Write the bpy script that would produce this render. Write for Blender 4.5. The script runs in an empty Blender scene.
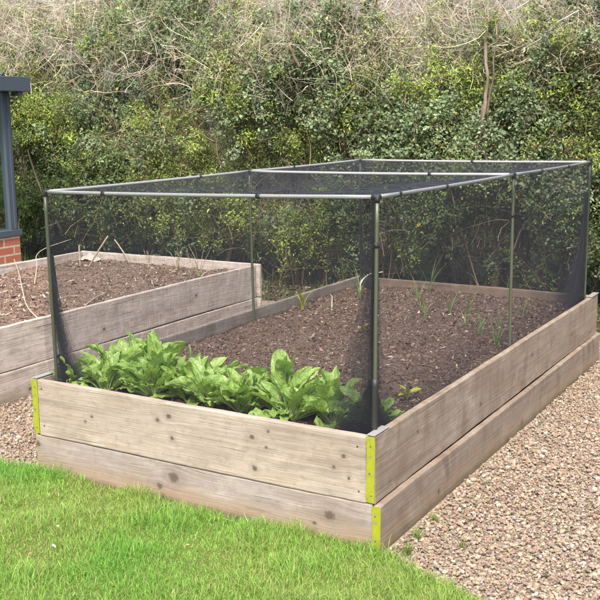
import bpy, bmesh, math
import numpy as np
from mathutils import Vector, Matrix

# ------------------------------------------------------------------ camera, sky, sun, exposure
SC = bpy.context.scene
COL = SC.collection
RAD = math.radians

cam_d = bpy.data.cameras.new('camera')
cam = bpy.data.objects.new('camera', cam_d)
COL.objects.link(cam)
cr = Vector((0.86259855, 0.50574829, -0.01193365))
cu = Vector((-0.08342918, 0.16548315, 0.98267741))
cf = Vector((-0.49896224, 0.84666050, -0.18493969))
m = Matrix((cr, cu, -cf)).transposed().to_4x4()
m.translation = Vector((2.8778184, -2.7127432, 1.4295519))
cam.matrix_world = m
cam_d.sensor_width = 36.0
cam_d.lens = 958.736 / 600 * 36.0
cam_d.clip_start = 0.05
cam_d.clip_end = 600
SC.camera = cam

SUN_EL, SUN_AZ = 54.0, 157.0        # azimuth clockwise from +Y
sdir = Vector((math.sin(RAD(SUN_AZ)) * math.cos(RAD(SUN_EL)),
               math.cos(RAD(SUN_AZ)) * math.cos(RAD(SUN_EL)), math.sin(RAD(SUN_EL))))
world = bpy.data.worlds.new('World')
SC.world = world
world.use_nodes = True
wn = world.node_tree
wn.nodes.clear()
w_out = wn.nodes.new('ShaderNodeOutputWorld')
w_bg = wn.nodes.new('ShaderNodeBackground')
w_sky = wn.nodes.new('ShaderNodeTexSky')
w_sky.sky_type = 'NISHITA'
w_sky.sun_disc = False
w_sky.sun_elevation = RAD(SUN_EL)
w_sky.sun_rotation = RAD(SUN_AZ)
w_sky.dust_density = 5.0
w_sky.air_density = 1.0
w_bg.inputs['Strength'].default_value = 0.15
wn.links.new(w_sky.outputs['Color'], w_bg.inputs['Color'])
wn.links.new(w_bg.outputs['Background'], w_out.inputs['Surface'])

sun_d = bpy.data.lights.new('sun', 'SUN')
sun_d.energy = 2.3
sun_d.angle = RAD(11)
sun_d.color = (1.0, 0.93, 0.84)
sun = bpy.data.objects.new('sun', sun_d)
COL.objects.link(sun)
sun.rotation_euler = (-sdir).to_track_quat('-Z', 'Y').to_euler()

SC.view_settings.view_transform = 'Standard'
SC.view_settings.look = 'None'
SC.view_settings.gamma = 1.0
SC.view_settings.use_curve_mapping = False
SC.view_settings.exposure = 1.20

# ------------------------------------------------------------------ helpers
def mesh_of(name, V, F, mat, parent=None, col=None, smooth=True, extra=None, loc=None):
    V = np.asarray(V, dtype=np.float32).reshape(-1, 3)
    Fs = F if isinstance(F, list) else [F]
    Fs = [np.asarray(f, dtype=np.int32) for f in Fs if len(f)]
    me = bpy.data.meshes.new(name)
    me.vertices.add(len(V))
    me.vertices.foreach_set('co', V.ravel())
    nl = sum(f.size for f in Fs)
    nf = sum(len(f) for f in Fs)
    me.loops.add(nl)
    me.polygons.add(nf)
    me.loops.foreach_set('vertex_index', np.concatenate([f.ravel() for f in Fs]))
    st, tot, o = [], [], 0
    for f in Fs:
        k = f.shape[1]
        st.append(o + np.arange(len(f), dtype=np.int32) * k)
        tot.append(np.full(len(f), k, dtype=np.int32))
        o += f.size
    me.polygons.foreach_set('loop_start', np.concatenate(st))
    me.polygons.foreach_set('loop_total', np.concatenate(tot))
    me.polygons.foreach_set('use_smooth', np.full(nf, smooth, dtype=bool))
    me.update(calc_edges=True)
    me.validate()
    for nm, c in ([('col', col)] if col is not None else []) + (extra or []):
        c = np.asarray(c, dtype=np.float32)
        if c.shape[1] == 3:
            c = np.concatenate([c, np.ones((len(c), 1), np.float32)], 1)
        a = me.attributes.new(nm, 'FLOAT_COLOR', 'POINT')
        a.data.foreach_set('color', c.ravel())
    me.materials.append(mat)
    ob = bpy.data.objects.new(name, me)
    COL.objects.link(ob)
    if parent: ob.parent = parent
    if loc is not None: ob.location = loc
    return ob

def tag(o, label=None, cat=None, group=None, kind=None):
    if label: o['label'] = label
    if cat: o['category'] = cat
    if group: o['group'] = group
    if kind: o['kind'] = kind
    return o

def empty(name, loc=(0, 0, 0), rz=0.0):
    o = bpy.data.objects.new(name, None)
    COL.objects.link(o)
    o.location = loc
    o.rotation_euler = (0, 0, rz)
    o.empty_display_size = 0.1
    return o

def norm(v):
    return v / np.maximum(np.linalg.norm(v, axis=-1, keepdims=True), 1e-9)

def tubes(P, r, sides=4, cap=False):
    """P (B,n,3) paths, r scalar or (B,n)/(n,) radii -> verts, quads"""
    P = np.asarray(P, dtype=np.float64)
    if P.ndim == 2: P = P[None]
    B, n = P.shape[:2]
    r = np.broadcast_to(np.asarray(r, dtype=np.float64), (B, n))
    t = norm(np.gradient(P, axis=1))
    ref = np.zeros_like(t)
    ax = norm(P[:, -1] - P[:, 0])
    zz = np.abs(ax[:, 2]) < 0.8
    ref[zz, :, 2] = 1.0
    ref[~zz, :, 0] = 1.0
    n1 = norm(np.cross(t, ref))
    n2 = np.cross(t, n1)
    a = np.arange(sides) * 2 * np.pi / sides
    V = (P[:, :, None] + r[:, :, None, None] * (np.cos(a)[:, None] * n1[:, :, None] + np.sin(a)[:, None] * n2[:, :, None]))
    idx = np.arange(B * n * sides).reshape(B, n, sides)
    i0 = idx[:, :-1]
    i1 = idx[:, 1:]
    F = np.stack([i0, np.roll(i0, -1, 2), np.roll(i1, -1, 2), i1], -1).reshape(-1, 4)
    V = V.reshape(-1, 3)
    if cap:
        b0 = np.arange(B) * n * sides
        caps = np.concatenate([b0[:, None] + np.arange(sides)[::-1][None], b0[:, None] + (n - 1) * sides + np.arange(sides)[None]])
        return V, [F, caps]
    return V, F

def smooth_path(pts, n):
    pts = np.asarray(pts, dtype=float)
    k = len(pts)
    t = np.linspace(0, k - 1, n)
    P = np.concatenate([2 * pts[:1] - pts[1:2], pts, 2 * pts[-1:] - pts[-2:-1]])
    i = np.minimum(t.astype(int), k - 2)
    f = (t - i)[:, None]
    p0, p1, p2, p3 = P[i], P[i + 1], P[i + 2], P[i + 3]
    return 0.5 * (2 * p1 + (p2 - p0) * f + (2 * p0 - 5 * p1 + 4 * p2 - p3) * f ** 2 + (3 * p1 - p0 - 3 * p2 + p3) * f ** 3)

_lat = {}
def vnoise(p, scale, seed=0):
    """trilinear value noise, roughly 0..1"""
    if seed not in _lat:
        _lat[seed] = np.random.default_rng(1000 + seed).random((32, 32, 32))
    L = _lat[seed]
    q = np.asarray(p, dtype=float) * scale + 100.0
    i = np.floor(q).astype(int)
    f = q - i
    f = f * f * (3 - 2 * f)
    o = 0
    for dx in (0, 1):
        for dy in (0, 1):
            for dz in (0, 1):
                w = (f[..., 0] if dx else 1 - f[..., 0]) * (f[..., 1] if dy else 1 - f[..., 1]) * (f[..., 2] if dz else 1 - f[..., 2])
                o = o + w * L[(i[..., 0] + dx) % 32, (i[..., 1] + dy) % 32, (i[..., 2] + dz) % 32]
    return o

def fbm(p, scale, seed=0, octv=3):
    o, a, s = 0, 0.5, 0
    for k in range(octv):
        o = o + a * vnoise(p, scale * 2.03 ** k, seed + k)
        s += a
        a *= 0.5
    return o / s

def jitter_dirs(rng, n):
    v = rng.normal(size=(n, 3))
    return norm(v)

# ------------------------------------------------------------------ materials
class NT:
    def __init__(self, name):
        self.mat = bpy.data.materials.new(name)
        self.mat.use_nodes = True
        self.t = self.mat.node_tree
        self.t.nodes.clear()
        self.out = self.n('ShaderNodeOutputMaterial')
        self.p = self.n('ShaderNodeBsdfPrincipled')
        self.l(self.p.outputs[0], self.out.inputs['Surface'])
    def n(self, t, **kw):
        nd = self.t.nodes.new(t)
        for k, v in kw.items():
            setattr(nd, k, v)
        return nd
    def l(self, a, b):
        self.t.links.new(a, b)
    def put(self, sock, v):
        if hasattr(v, 'is_output'): self.l(v, sock)
        elif isinstance(v, (tuple, list)) and sock.type == 'RGBA': sock.default_value = (*v, 1)[:4]
        else: sock.default_value = v
    def math(self, op, a, b=0.5, c=None, clamp=False):
        nd = self.n('ShaderNodeMath', operation=op, use_clamp=clamp)
        self.put(nd.inputs[0], a); self.put(nd.inputs[1], b)
        if c is not None: self.put(nd.inputs[2], c)
        return nd.outputs[0]
    def mix(self, f, a, b, mode='MIX'):
        nd = self.n('ShaderNodeMix', data_type='RGBA', blend_type=mode)
        self.put(nd.inputs[0], f); self.put(nd.inputs[6], a); self.put(nd.inputs[7], b)
        return nd.outputs[2]
    def noise(self, vec, scale, detail=4, rough=0.55, dist=0.0, w=None):
        nd = self.n('ShaderNodeTexNoise')
        if vec is not None: self.l(vec, nd.inputs['Vector'])
        nd.inputs['Scale'].default_value = scale
        nd.inputs['Detail'].default_value = detail
        nd.inputs['Roughness'].default_value = rough
        nd.inputs['Distortion'].default_value = dist
        return nd.outputs[0]
    def ramp(self, f, stops):
        nd = self.n('ShaderNodeValToRGB')
        e = nd.color_ramp.elements
        while len(e) < len(stops): e.new(0.5)
        for i, (p, c) in enumerate(stops):
            e[i].position = p
            e[i].color = (*c, 1) if len(c) == 3 else c
        self.l(f, nd.inputs[0])
        return nd.outputs[0]
    def rng(self, f, a, b, c=0.0, d=1.0, smooth=False):
        nd = self.n('ShaderNodeMapRange', interpolation_type='SMOOTHSTEP' if smooth else 'LINEAR')
        self.l(f, nd.inputs[0])
        for i, v in enumerate((a, b, c, d)): self.put(nd.inputs[i + 1], v)
        return nd.outputs[0]
    def obj(self):
        return self.n('ShaderNodeTexCoord').outputs['Object']
    def mapping(self, vec, scale=(1, 1, 1), loc=(0, 0, 0)):
        nd = self.n('ShaderNodeMapping')
        self.l(vec, nd.inputs[0])
        nd.inputs['Location'].default_value = loc
        nd.inputs['Scale'].default_value = scale
        return nd.outputs[0]
    def bump(self, h, strength=0.5, dist=0.002, normal=None):
        nd = self.n('ShaderNodeBump')
        self.l(h, nd.inputs['Height'])
        nd.inputs['Strength'].default_value = strength
        nd.inputs['Distance'].default_value = dist
        if normal is not None: self.l(normal, nd.inputs['Normal'])
        return nd.outputs[0]
    def attr(self, name='col'):
        return self.n('ShaderNodeAttribute', attribute_name=name).outputs['Color']
    def set(self, **kw):
        names = dict(base='Base Color', rough='Roughness', metal='Metallic', spec='Specular IOR Level', normal='Normal', trans='Transmission Weight', ior='IOR', alpha='Alpha', coat='Coat Weight')
        for k, v in kw.items(): self.put(self.p.inputs[names[k]], v)
        return self

def wood_mat(name, seed, knots=(), light=(0.40, 0.325, 0.245), dark=(0.235, 0.18, 0.13), grey=(0.36, 0.31, 0.265), streak=0.0, lowstain=0.0, pale=0.0):
    n = NT(name)
    oc = n.obj()
    sp = n.n('ShaderNodeSeparateXYZ')
    n.l(oc, sp.inputs[0])
    x, y, z = sp.outputs
    zz = z
    kmask = None
    kring = None
    for (kx, kz, kr) in knots:
        kr = kr * 1.25
        dx = n.math('MULTIPLY', n.math('SUBTRACT', x, kx), 0.65 + 0.5 * ((kx * 53.7) % 1))
        dz = n.math('SUBTRACT', z, kz)
        d2 = n.math('ADD', n.math('MULTIPLY', dx, dx), n.math('MULTIPLY', dz, dz))
        g = n.math('POWER', 2.718, n.math('MULTIPLY', d2, -1.0 / (2.2 * kr) ** 2))
        zz = n.math('SUBTRACT', zz, n.math('MULTIPLY', n.math('MULTIPLY', dz, g), 0.55))
        d = n.math('SQRT', d2)
        wob = n.noise(oc, 110, 3)
        d = n.math('ADD', d, n.math('MULTIPLY', n.math('SUBTRACT', wob, 0.5), kr * 0.9))
        mk = n.rng(d, kr * 0.35, kr * 1.05, 1.0, 0.0, True)
        halo = n.rng(d, kr * 0.8, kr * 2.4, 0.22, 0.0, True)
        mk = n.math('MAXIMUM', mk, halo)
        kmask = mk if kmask is None else n.math('MAXIMUM', kmask, mk)
    lowf = n.noise(n.mapping(oc, (0.9, 3, 3), (seed * 3.1, seed, 0)), 1.6, 2)
    zz = n.math('ADD', zz, n.math('MULTIPLY', lowf, 0.022))
    cb = n.n('ShaderNodeCombineXYZ')
    n.l(x, cb.inputs[0]); n.l(y, cb.inputs[1]); n.l(zz, cb.inputs[2])
    gv = cb.outputs[0]
    g1 = n.noise(n.mapping(gv, (0.7, 14, 30), (seed * 7.7, seed * 2.3, seed)), 1.5, 5, 0.6, 0.3)
    g2 = n.noise(n.mapping(gv, (3.0, 90, 150), (seed * 1.7, 0, seed * 5)), 1.5, 4, 0.6)
    g3 = n.noise(n.mapping(gv, (1.1, 60, 95), (seed * 4.7, 0, seed * 9)), 1.3, 3, 0.65)
    sm2 = n.noise(n.mapping(oc, (3.5, 8, 8), (seed * 2.7, 1, seed)), 1.7, 5, 0.7)
    pch = n.noise(n.mapping(oc, (1.3, 3, 3), (seed, seed * 2, seed * 3)), 2.2, 4, 0.6)
    c = n.mix(n.rng(g1, 0.33, 0.67, 0, 1), dark, light)
    c = n.mix(n.rng(pch, 0.38, 0.62, 0, 0.75), c, grey)
    c = n.mix(n.rng(g2, 0.38, 0.66, 0.0, 0.50), c, (0.20, 0.155, 0.12))
    c = n.mix(n.rng(sm2, 0.50, 0.72, 0, 0.5), c, (0.19, 0.155, 0.125))
    c = n.mix(n.rng(sm2, 0.28, 0.46, 0.35, 0), c, (0.52, 0.46, 0.39))
    crack = n.rng(g3, 0.655, 0.71, 0, 1)
    c = n.mix(n.math('MULTIPLY', crack, 0.7), c, (0.09, 0.065, 0.05))
    bl = n.noise(n.mapping(oc, (1, 1, 1), (seed * 5, 3, 1)), 26, 3, 0.7)
    c = n.mix(n.rng(bl, 0.52, 0.75, 0, 0.45), c, (0.16, 0.125, 0.10))
    if streak > 0:
        sn = n.noise(n.mapping(oc, (6.5, 1, 2.4), (seed * 9, 0, seed)), 1.5, 3, 0.6, 0.6)
        sm = n.rng(sn, 0.47, 0.68, 0, streak * .75, True)
        c = n.mix(sm, c, (0.135, 0.10, 0.075))
    if lowstain > 0:
        ln = n.noise(n.mapping(oc, (5, 1, 9), (seed * 2, 0, 0)), 1.5, 4)
        lz = n.rng(n.math('ADD', z, n.math('MULTIPLY', ln, -0.10)), 0.030, 0.120, lowstain, 0.0, True)
        c = n.mix(lz, c, (0.27, 0.195, 0.125))
        lz2 = n.rng(n.math('ADD', z, n.math('MULTIPLY', ln, -0.06)), 0.030, 0.066, lowstain, 0.0, True)
        c = n.mix(lz2, c, (0.09, 0.08, 0.045))
    if kmask is not None:
        kn = n.noise(oc, 300, 2)
        kc = n.mix(kn, (0.060, 0.046, 0.038), (0.15, 0.115, 0.09))
        c = n.mix(kmask, c, kc)
    if pale > 0: c = n.mix(pale, c, (0.55, 0.48, 0.42))
    h = n.math('ADD', n.math('MULTIPLY', g2, 0.5), n.math('ADD', n.math('MULTIPLY', g1, 0.6), n.math('MULTIPLY', crack, -1.1)))
    n.set(base=c, rough=0.82, spec=0.2, normal=n.bump(h, 0.8, 0.004))
    return n.mat

def foliage_mat(name, trans=0.3, rough=0.42, spec=0.45, tint=(1.15, 1.1, 0.55)):
    n = NT(name)
    c = n.attr('col')
    n.set(base=c, rough=rough, spec=spec)
    tr = n.n('ShaderNodeBsdfTranslucent')
    n.l(n.mix(1.0, c, tint, 'MULTIPLY'), tr.inputs['Color'])
    mx = n.n('ShaderNodeMixShader')
    mx.inputs[0].default_value = trans
    n.l(n.p.outputs[0], mx.inputs[1]); n.l(tr.outputs[0], mx.inputs[2])
    n.l(mx.outputs[0], n.out.inputs['Surface'])
    return n.mat

def attr_mat(name, rough=0.8, spec=0.25, bump=0.0, bscale=200):
    n = NT(name)
    c = n.attr('col')
    if bump:
        ns = n.noise(n.obj(), bscale, 3)
        c = n.mix(n.rng(ns, 0.3, 0.75, 0.0, 0.45), c, n.mix(1.0, c, (0.5, 0.46, 0.42), 'MULTIPLY'))
        n.set(normal=n.bump(ns, bump, 0.002))
    n.set(base=c, rough=rough, spec=spec)
    return n.mat

M_leaf = foliage_mat('hedge_leaf', 0.25, 0.50, 0.32)
M_grass = foliage_mat('grass_blade', 0.35, 0.5, 0.35, (1.1, 1.1, 0.6))
M_twig = attr_mat('twig_bark', 0.85, 0.2)
M_bark = attr_mat('trunk_bark', 0.9, 0.2, 0.8, 60)
M_stone = attr_mat('gravel_stone', 0.7, 0.3, 0.2, 260)
M_chip = attr_mat('mulch_chip', 0.9, 0.15)

def mat_soil(name='bed_soil', k=1.0):
    n = NT(name)
    oc = n.obj()
    a = n.noise(oc, 22, 6, 0.7)
    b = n.noise(oc, 130, 4, 0.7)
    p = n.noise(oc, 3.1, 3)
    c = n.mix(n.rng(a, 0.32, 0.68), (0.058, 0.040, 0.031), (0.125, 0.090, 0.072))
    c = n.mix(n.rng(p, 0.35, 0.65, 0, 0.5), c, (0.150, 0.114, 0.095))
    c = n.mix(n.rng(b, 0.58, 0.78, 0, 0.7), c, (0.26, 0.20, 0.16))
    c = n.mix(n.rng(b, 0.22, 0.42, 0.7, 0), c, (0.035, 0.024, 0.018))
    if k != 1.0: c = n.mix(1.0, c, (k, k * .96, k * .92), 'MULTIPLY')
    n.set(base=c, rough=0.95, spec=0.12, normal=n.bump(n.math('ADD', a, b), 0.9, 0.008))
    return n.mat
M_soil = mat_soil()
M_soil_pale = mat_soil('pale_bed_soil', 1.65)  # same soil multiplied to a paler tone

def mat_gravel_base():
    n = NT('gravel_ground')
    oc = n.obj()
    v = n.n('ShaderNodeTexVoronoi')
    n.l(oc, v.inputs['Vector'])
    v.inputs['Scale'].default_value = 95
    c = n.ramp(v.outputs['Color'], [(0.0, (0.16, 0.12, 0.09)), (0.5, (0.30, 0.235, 0.185)), (1.0, (0.46, 0.38, 0.31))])
    n.set(base=c, rough=0.85, spec=0.2, normal=n.bump(n.math('MULTIPLY', v.outputs['Distance'], -1.0), 1.0, 0.006))
    return n.mat
def mat_lawn():
    n = NT('lawn_ground')
    oc = n.obj()
    a = n.noise(oc, 14, 6, 0.7)
    b = n.noise(n.mapping(oc, (1, 1, 1)), 160, 3, 0.7)
    c = n.mix(n.rng(a, 0.3, 0.7), (0.085, 0.115, 0.028), (0.13, 0.19, 0.042))
    c = n.mix(n.rng(b, 0.5, 0.75, 0, 0.7), c, (0.26, 0.23, 0.10))
    n.set(base=c, rough=0.9, spec=0.15, normal=n.bump(b, 0.8, 0.01))
    return n.mat
def mat_earth():
    n = NT('rough_ground')
    oc = n.obj()
    a = n.noise(oc, 6, 6, 0.7)
    b = n.noise(oc, 60, 4, 0.7)
    c = n.mix(n.rng(a, 0.42, 0.62), (0.055, 0.042, 0.03), (0.07, 0.085, 0.03))
    c = n.mix(n.rng(b, 0.55, 0.75, 0, 0.6), c, (0.17, 0.13, 0.085))
    n.set(base=c, rough=0.95, spec=0.1, normal=n.bump(b, 0.8, 0.02))
    return n.mat

def mat_metal(name, base, rough=0.38, metal=0.85, nz=0.25):
    n = NT(name)
    oc = n.obj()
    a = n.noise(oc, 40, 4, 0.7)
    c = n.mix(n.rng(a, 0.4, 0.75, 0, nz), base, tuple(v * 0.45 for v in base))
    n.set(base=c, rough=n.rng(a, 0.2, 0.8, rough * 0.8, rough * 1.4), metal=metal, spec=0.5)
    return n.mat
M_alu = mat_metal('aluminium_tube', (0.33, 0.34, 0.335), 0.5, 0.3)
M_pole = mat_metal('pole_reflected_green', (0.095, 0.112, 0.072), 0.40, 0.35)  # aluminium too; the green tint is a reflection painted into the colour
M_black = mat_metal('black_plastic', (0.018, 0.018, 0.02), 0.5, 0.0, 0.2)
M_galv = mat_metal('worn_galvanised', (0.36, 0.355, 0.35), 0.5, 0.35, 0.4)
M_nail = mat_metal('nail_steel', (0.10, 0.095, 0.09), 0.6, 0.3)
M_anth = mat_metal('anthracite_paint', (0.060, 0.078, 0.105), 0.45, 0.0, 0.25)

def mat_band():
    n = NT('yellow_band_paint')
    oc = n.obj()
    a = n.noise(oc, 35, 5, 0.7)
    b = n.noise(oc, 140, 3, 0.7)
    c = n.mix(n.rng(b, 0.3, 0.7, 0, 1), (0.215, 0.24, 0.012), (0.30, 0.325, 0.025))
    c = n.mix(n.rng(a, 0.50, 0.66, 0, 0.85), c, (0.22, 0.22, 0.07))
    c = n.mix(n.rng(a, 0.60, 0.68, 0, 0.9), c, (0.16, 0.14, 0.10))
    n.set(base=c, rough=0.5, spec=0.4, normal=n.bump(a, 0.3, 0.002))
    return n.mat
M_band = mat_band()

def mat_net():
    n = NT('net_thread')
    n.set(base=(0.032, 0.035, 0.045), rough=0.5, spec=0.4)
    return n.mat
M_net = mat_net()

def mat_chard():
    n = NT('chard_leaf')
    at = n.n('ShaderNodeAttribute', attribute_name='uvx')
    sp = n.n('ShaderNodeSeparateXYZ')
    n.l(at.outputs['Vector'], sp.inputs[0])
    u, v, w = sp.outputs      # u: |across| 0..1, v: along 0..1, w: random
    oc = n.obj()
    rib = n.rng(u, 0.03, 0.11, 1.0, 0.0, True)
    ph = n.math('SUBTRACT', n.math('MULTIPLY', v, 46.0), n.math('MULTIPLY', u, 10.0))
    ven = n.rng(n.math('SINE', ph), 0.80, 1.0, 0.0, 0.55, True)
    ns = n.noise(oc, 35, 4)
    c = n.mix(n.rng(ns, 0.3, 0.7), (0.220, 0.370, 0.074), (0.365, 0.540, 0.155))
    c = n.mix(w, c, n.mix(1.0, c, (1.22, 1.15, 1.1), 'MULTIPLY'))
    c = n.mix(n.math('MULTIPLY', ven, 0.6), c, (0.30, 0.42, 0.14))
    c = n.mix(n.math('MULTIPLY', rib, 0.85), c, (0.42, 0.52, 0.24))
    hb = n.math('ADD', n.math('MULTIPLY', ven, -0.8), n.math('ADD', n.math('MULTIPLY', n.noise(oc, 90, 3), 0.9), n.math('MULTIPLY', rib, -1.0)))
    n.set(base=c, rough=0.33, spec=0.6, normal=n.bump(hb, 0.75, 0.004))
    tr = n.n('ShaderNodeBsdfTranslucent')
    n.l(n.mix(1.0, c, (1.2, 1.2, 0.5), 'MULTIPLY'), tr.inputs['Color'])
    mx = n.n('ShaderNodeMixShader')
    mx.inputs[0].default_value = 0.32
    n.l(n.p.outputs[0], mx.inputs[1]); n.l(tr.outputs[0], mx.inputs[2])
    n.l(mx.outputs[0], n.out.inputs['Surface'])
    return n.mat
M_chard = mat_chard()

def mat_brick():
    n = NT('red_brick')
    oc = n.obj()
    mp = n.n('ShaderNodeMapping')
    n.l(oc, mp.inputs[0])
    mp.inputs['Rotation'].default_value = (RAD(90), 0, 0)
    sp = n.n('ShaderNodeSeparateXYZ')
    n.l(oc, sp.inputs[0])
    cb = n.n('ShaderNodeCombineXYZ')
    n.l(n.math('ADD', sp.outputs[1], sp.outputs[0]), cb.inputs[0]); n.l(sp.outputs[2], cb.inputs[1])
    b = n.n('ShaderNodeTexBrick')
    n.l(cb.outputs[0], b.inputs['Vector'])
    b.inputs['Scale'].default_value = 1.0
    b.inputs['Brick Width'].default_value = 0.225
    b.inputs['Row Height'].default_value = 0.075
    b.inputs['Mortar Size'].default_value = 0.009
    b.inputs['Mortar Smooth'].default_value = 0.15
    b.inputs['Color1'].default_value = (0.29, 0.088, 0.052, 1)
    b.inputs['Color2'].default_value = (0.35, 0.13, 0.08, 1)
    b.inputs['Mortar'].default_value = (0.42, 0.37, 0.31, 1)
    ns = n.noise(oc, 30, 5, 0.7)
    c = n.mix(n.rng(ns, 0.45, 0.75, 0, 0.5), b.outputs['Color'], (0.24, 0.10, 0.07))
    n.set(base=c, rough=0.85, spec=0.2, normal=n.bump(n.math('SUBTRACT', n.math('MULTIPLY', ns, 0.4), b.outputs['Fac']), 0.8, 0.006))
    return n.mat
def mat_glass():
    n = NT('window_glass')
    n.set(base=(0.93, 0.97, 0.95), rough=0.03, trans=1.0, ior=1.02, spec=0.5)
    g = n.n('ShaderNodeBsdfGlossy')
    g.inputs['Roughness'].default_value = 0.02
    t = n.n('ShaderNodeBsdfTransparent')
    t.inputs['Color'].default_value = (0.86, 0.92, 0.9, 1)
    mx = n.n('ShaderNodeMixShader')
    mx.inputs[0].default_value = .07; n.l(t.outputs[0], mx.inputs[1]); n.l(g.outputs[0], mx.inputs[2])
    n.l(mx.outputs[0], n.out.inputs['Surface'])
    return n.mat

# ------------------------------------------------------------------ dimensions
W, L, T, SEAM = 1.572, 2.951, 0.4035, 0.165
LBX = -0.87                      # right face of the left bed
LBW = 1.70
LB0, LB1 = 0.10, 3.06

def lawn_edge(x):
    x = np.asarray(x, dtype=float)
    t = np.clip((x - 1.60) / 0.45, 0, 1.6)
    return -0.015 - 0.165 * t ** 1.15 + 0.02 * np.sin(x * 5.1) + 0.012 * np.sin(x * 13 + 1)

# ------------------------------------------------------------------ ground
def grid_sheet(name, x0, x1, y0, y1, nx, ny, zf, mat, keep=None):
    X, Y = np.meshgrid(np.linspace(x0, x1, nx), np.linspace(y0, y1, ny), indexing='ij')
    V = np.stack([X, Y, zf(X, Y)], -1).reshape(-1, 3)
    i = np.arange(nx * ny).reshape(nx, ny)
    F = np.stack([i[:-1, :-1], i[1:, :-1], i[1:, 1:], i[:-1, 1:]], -1).reshape(-1, 4)
    if keep is not None:
        c = V[F].mean(1)
        F = F[keep(c[:, 0], c[:, 1])]
    return mesh_of(name, V, F, mat)

tag(grid_sheet('ground', -120, 120, -120, 120, 60, 60, lambda x, y: np.full_like(x, -0.030), mat_earth()), 'rough earth and weeds under and beyond the hedge', 'ground', kind='structure')
tag(grid_sheet('gravel_path', -9, 6, -0.6, 3.75, 180, 70, lambda x, y: -0.012 + 0.006 * fbm(np.stack([x, y, 0 * x], -1), 3.0, 3), mat_gravel_base()), 'pale pinkish gravel path around the raised beds', 'path', kind='structure')
lawn_n = 260
xs = np.linspace(-9, 6, lawn_n)
ye = lawn_edge(xs)
rows = 24
LV = []
for k in range(rows):
    t = (k / (rows - 1)) ** 2
    yy = ye * (1 - t) + (-9.0) * t
    zz = 0.004 + 0.012 * fbm(np.stack([xs, yy, 0 * xs], -1), 2.0, 5) - (0.02 if k == 0 else 0)
    LV.append(np.stack([xs, yy, zz], -1))
LV = np.array(LV)
ii = np.arange(rows * lawn_n).reshape(rows, lawn_n)
LF = np.stack([ii[:-1, :-1], ii[1:, :-1], ii[1:, 1:], ii[:-1, 1:]], -1).reshape(-1, 4)
tag(mesh_of('lawn', LV, LF, mat_lawn()), 'short bright lawn in front of the raised bed', 'lawn', kind='structure')

# ------------------------------------------------------------------ raised beds
def board(name, length, height, th, mat, parent, loc, rz=0.0, seed=0):
    """plank: local x 0..length, y 0..th (front face at y=0), z 0..height"""
    rng = np.random.default_rng(500 + seed)
    nx = max(8, int(length / 0.05))
    b = 0.005
    prof = [(0, b), (b * .3, b * .3), (b, 0), (th - b, 0), (th - b * .3, b * .3), (th, b), (th, height * .5), (th, height - b), (th - b * .3, height - b * .3), (th - b, height), (b, height), (b * .3, height - b * .3), (0, height - b), (0, height * .75), (0, height * .5), (0, height * .25)]
    k = len(prof)
    xs_ = np.linspace(0, length, nx)
    xs_ = np.concatenate([[0.0, 0.003], xs_[1:-1], [length - 0.003, length]])
    nx = len(xs_)
    V = np.zeros((nx, k, 3))
    pr = np.array(prof)
    for i, x in enumerate(xs_):
        s = 0.003 if i in (0, nx - 1) else 0.0
        cy, cz = th / 2, height / 2
        V[i, :, 0] = x
        V[i, :, 1] = cy + (pr[:, 0] - cy) * (1 - s / cy * 1.0)
        V[i, :, 2] = cz + (pr[:, 1] - cz) * (1 - s / cz * 1.0)
    q = V + np.array([seed * 3.3, seed * 1.1, 0])
    V[..., 1] += (vnoise(q, 3.0, 11) - .5) * 0.004 + (vnoise(q, 22.0, 12) - .5) * 0.0018
    V[..., 2] += (vnoise(q * [1, 0, 0.1], 2.2, 13) - .5) * 0.005 + (vnoise(q, 25.0, 14) - .5) * 0.0022
    i = np.arange(nx * k).reshape(nx, k)
    F = np.stack([i[:-1], np.roll(i[:-1], -1, 1), np.roll(i[1:], -1, 1), i[1:]], -1).reshape(-1, 4)[:, ::-1]
    caps = np.stack([i[0], i[-1][::-1]])
    ob = mesh_of(name, V, [F, caps], mat, parent, smooth=False)
    ob.location = loc
    ob.rotation_euler = (0, 0, rz)
    return ob

def boxmesh(name, sx, sy, sz, mat, parent, loc, bev=0.002, rz=0.0, segs=2):
    bm = bmesh.new()
    bmesh.ops.create_cube(bm, size=1.0)
    bmesh.ops.scale(bm, vec=(sx, sy, sz), verts=bm.verts)
    if bev: bmesh.ops.bevel(bm, geom=bm.edges[:], offset=bev, segments=segs, affect='EDGES', profile=0.6)
    me = bpy.data.meshes.new(name)
    bm.to_mesh(me); bm.free()
    me.materials.append(mat)
    ob = bpy.data.objects.new(name, me)
    COL.objects.link(ob)
    ob.parent = parent
    ob.location = loc
    ob.rotation_euler = (0, 0, rz)
    return ob

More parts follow.
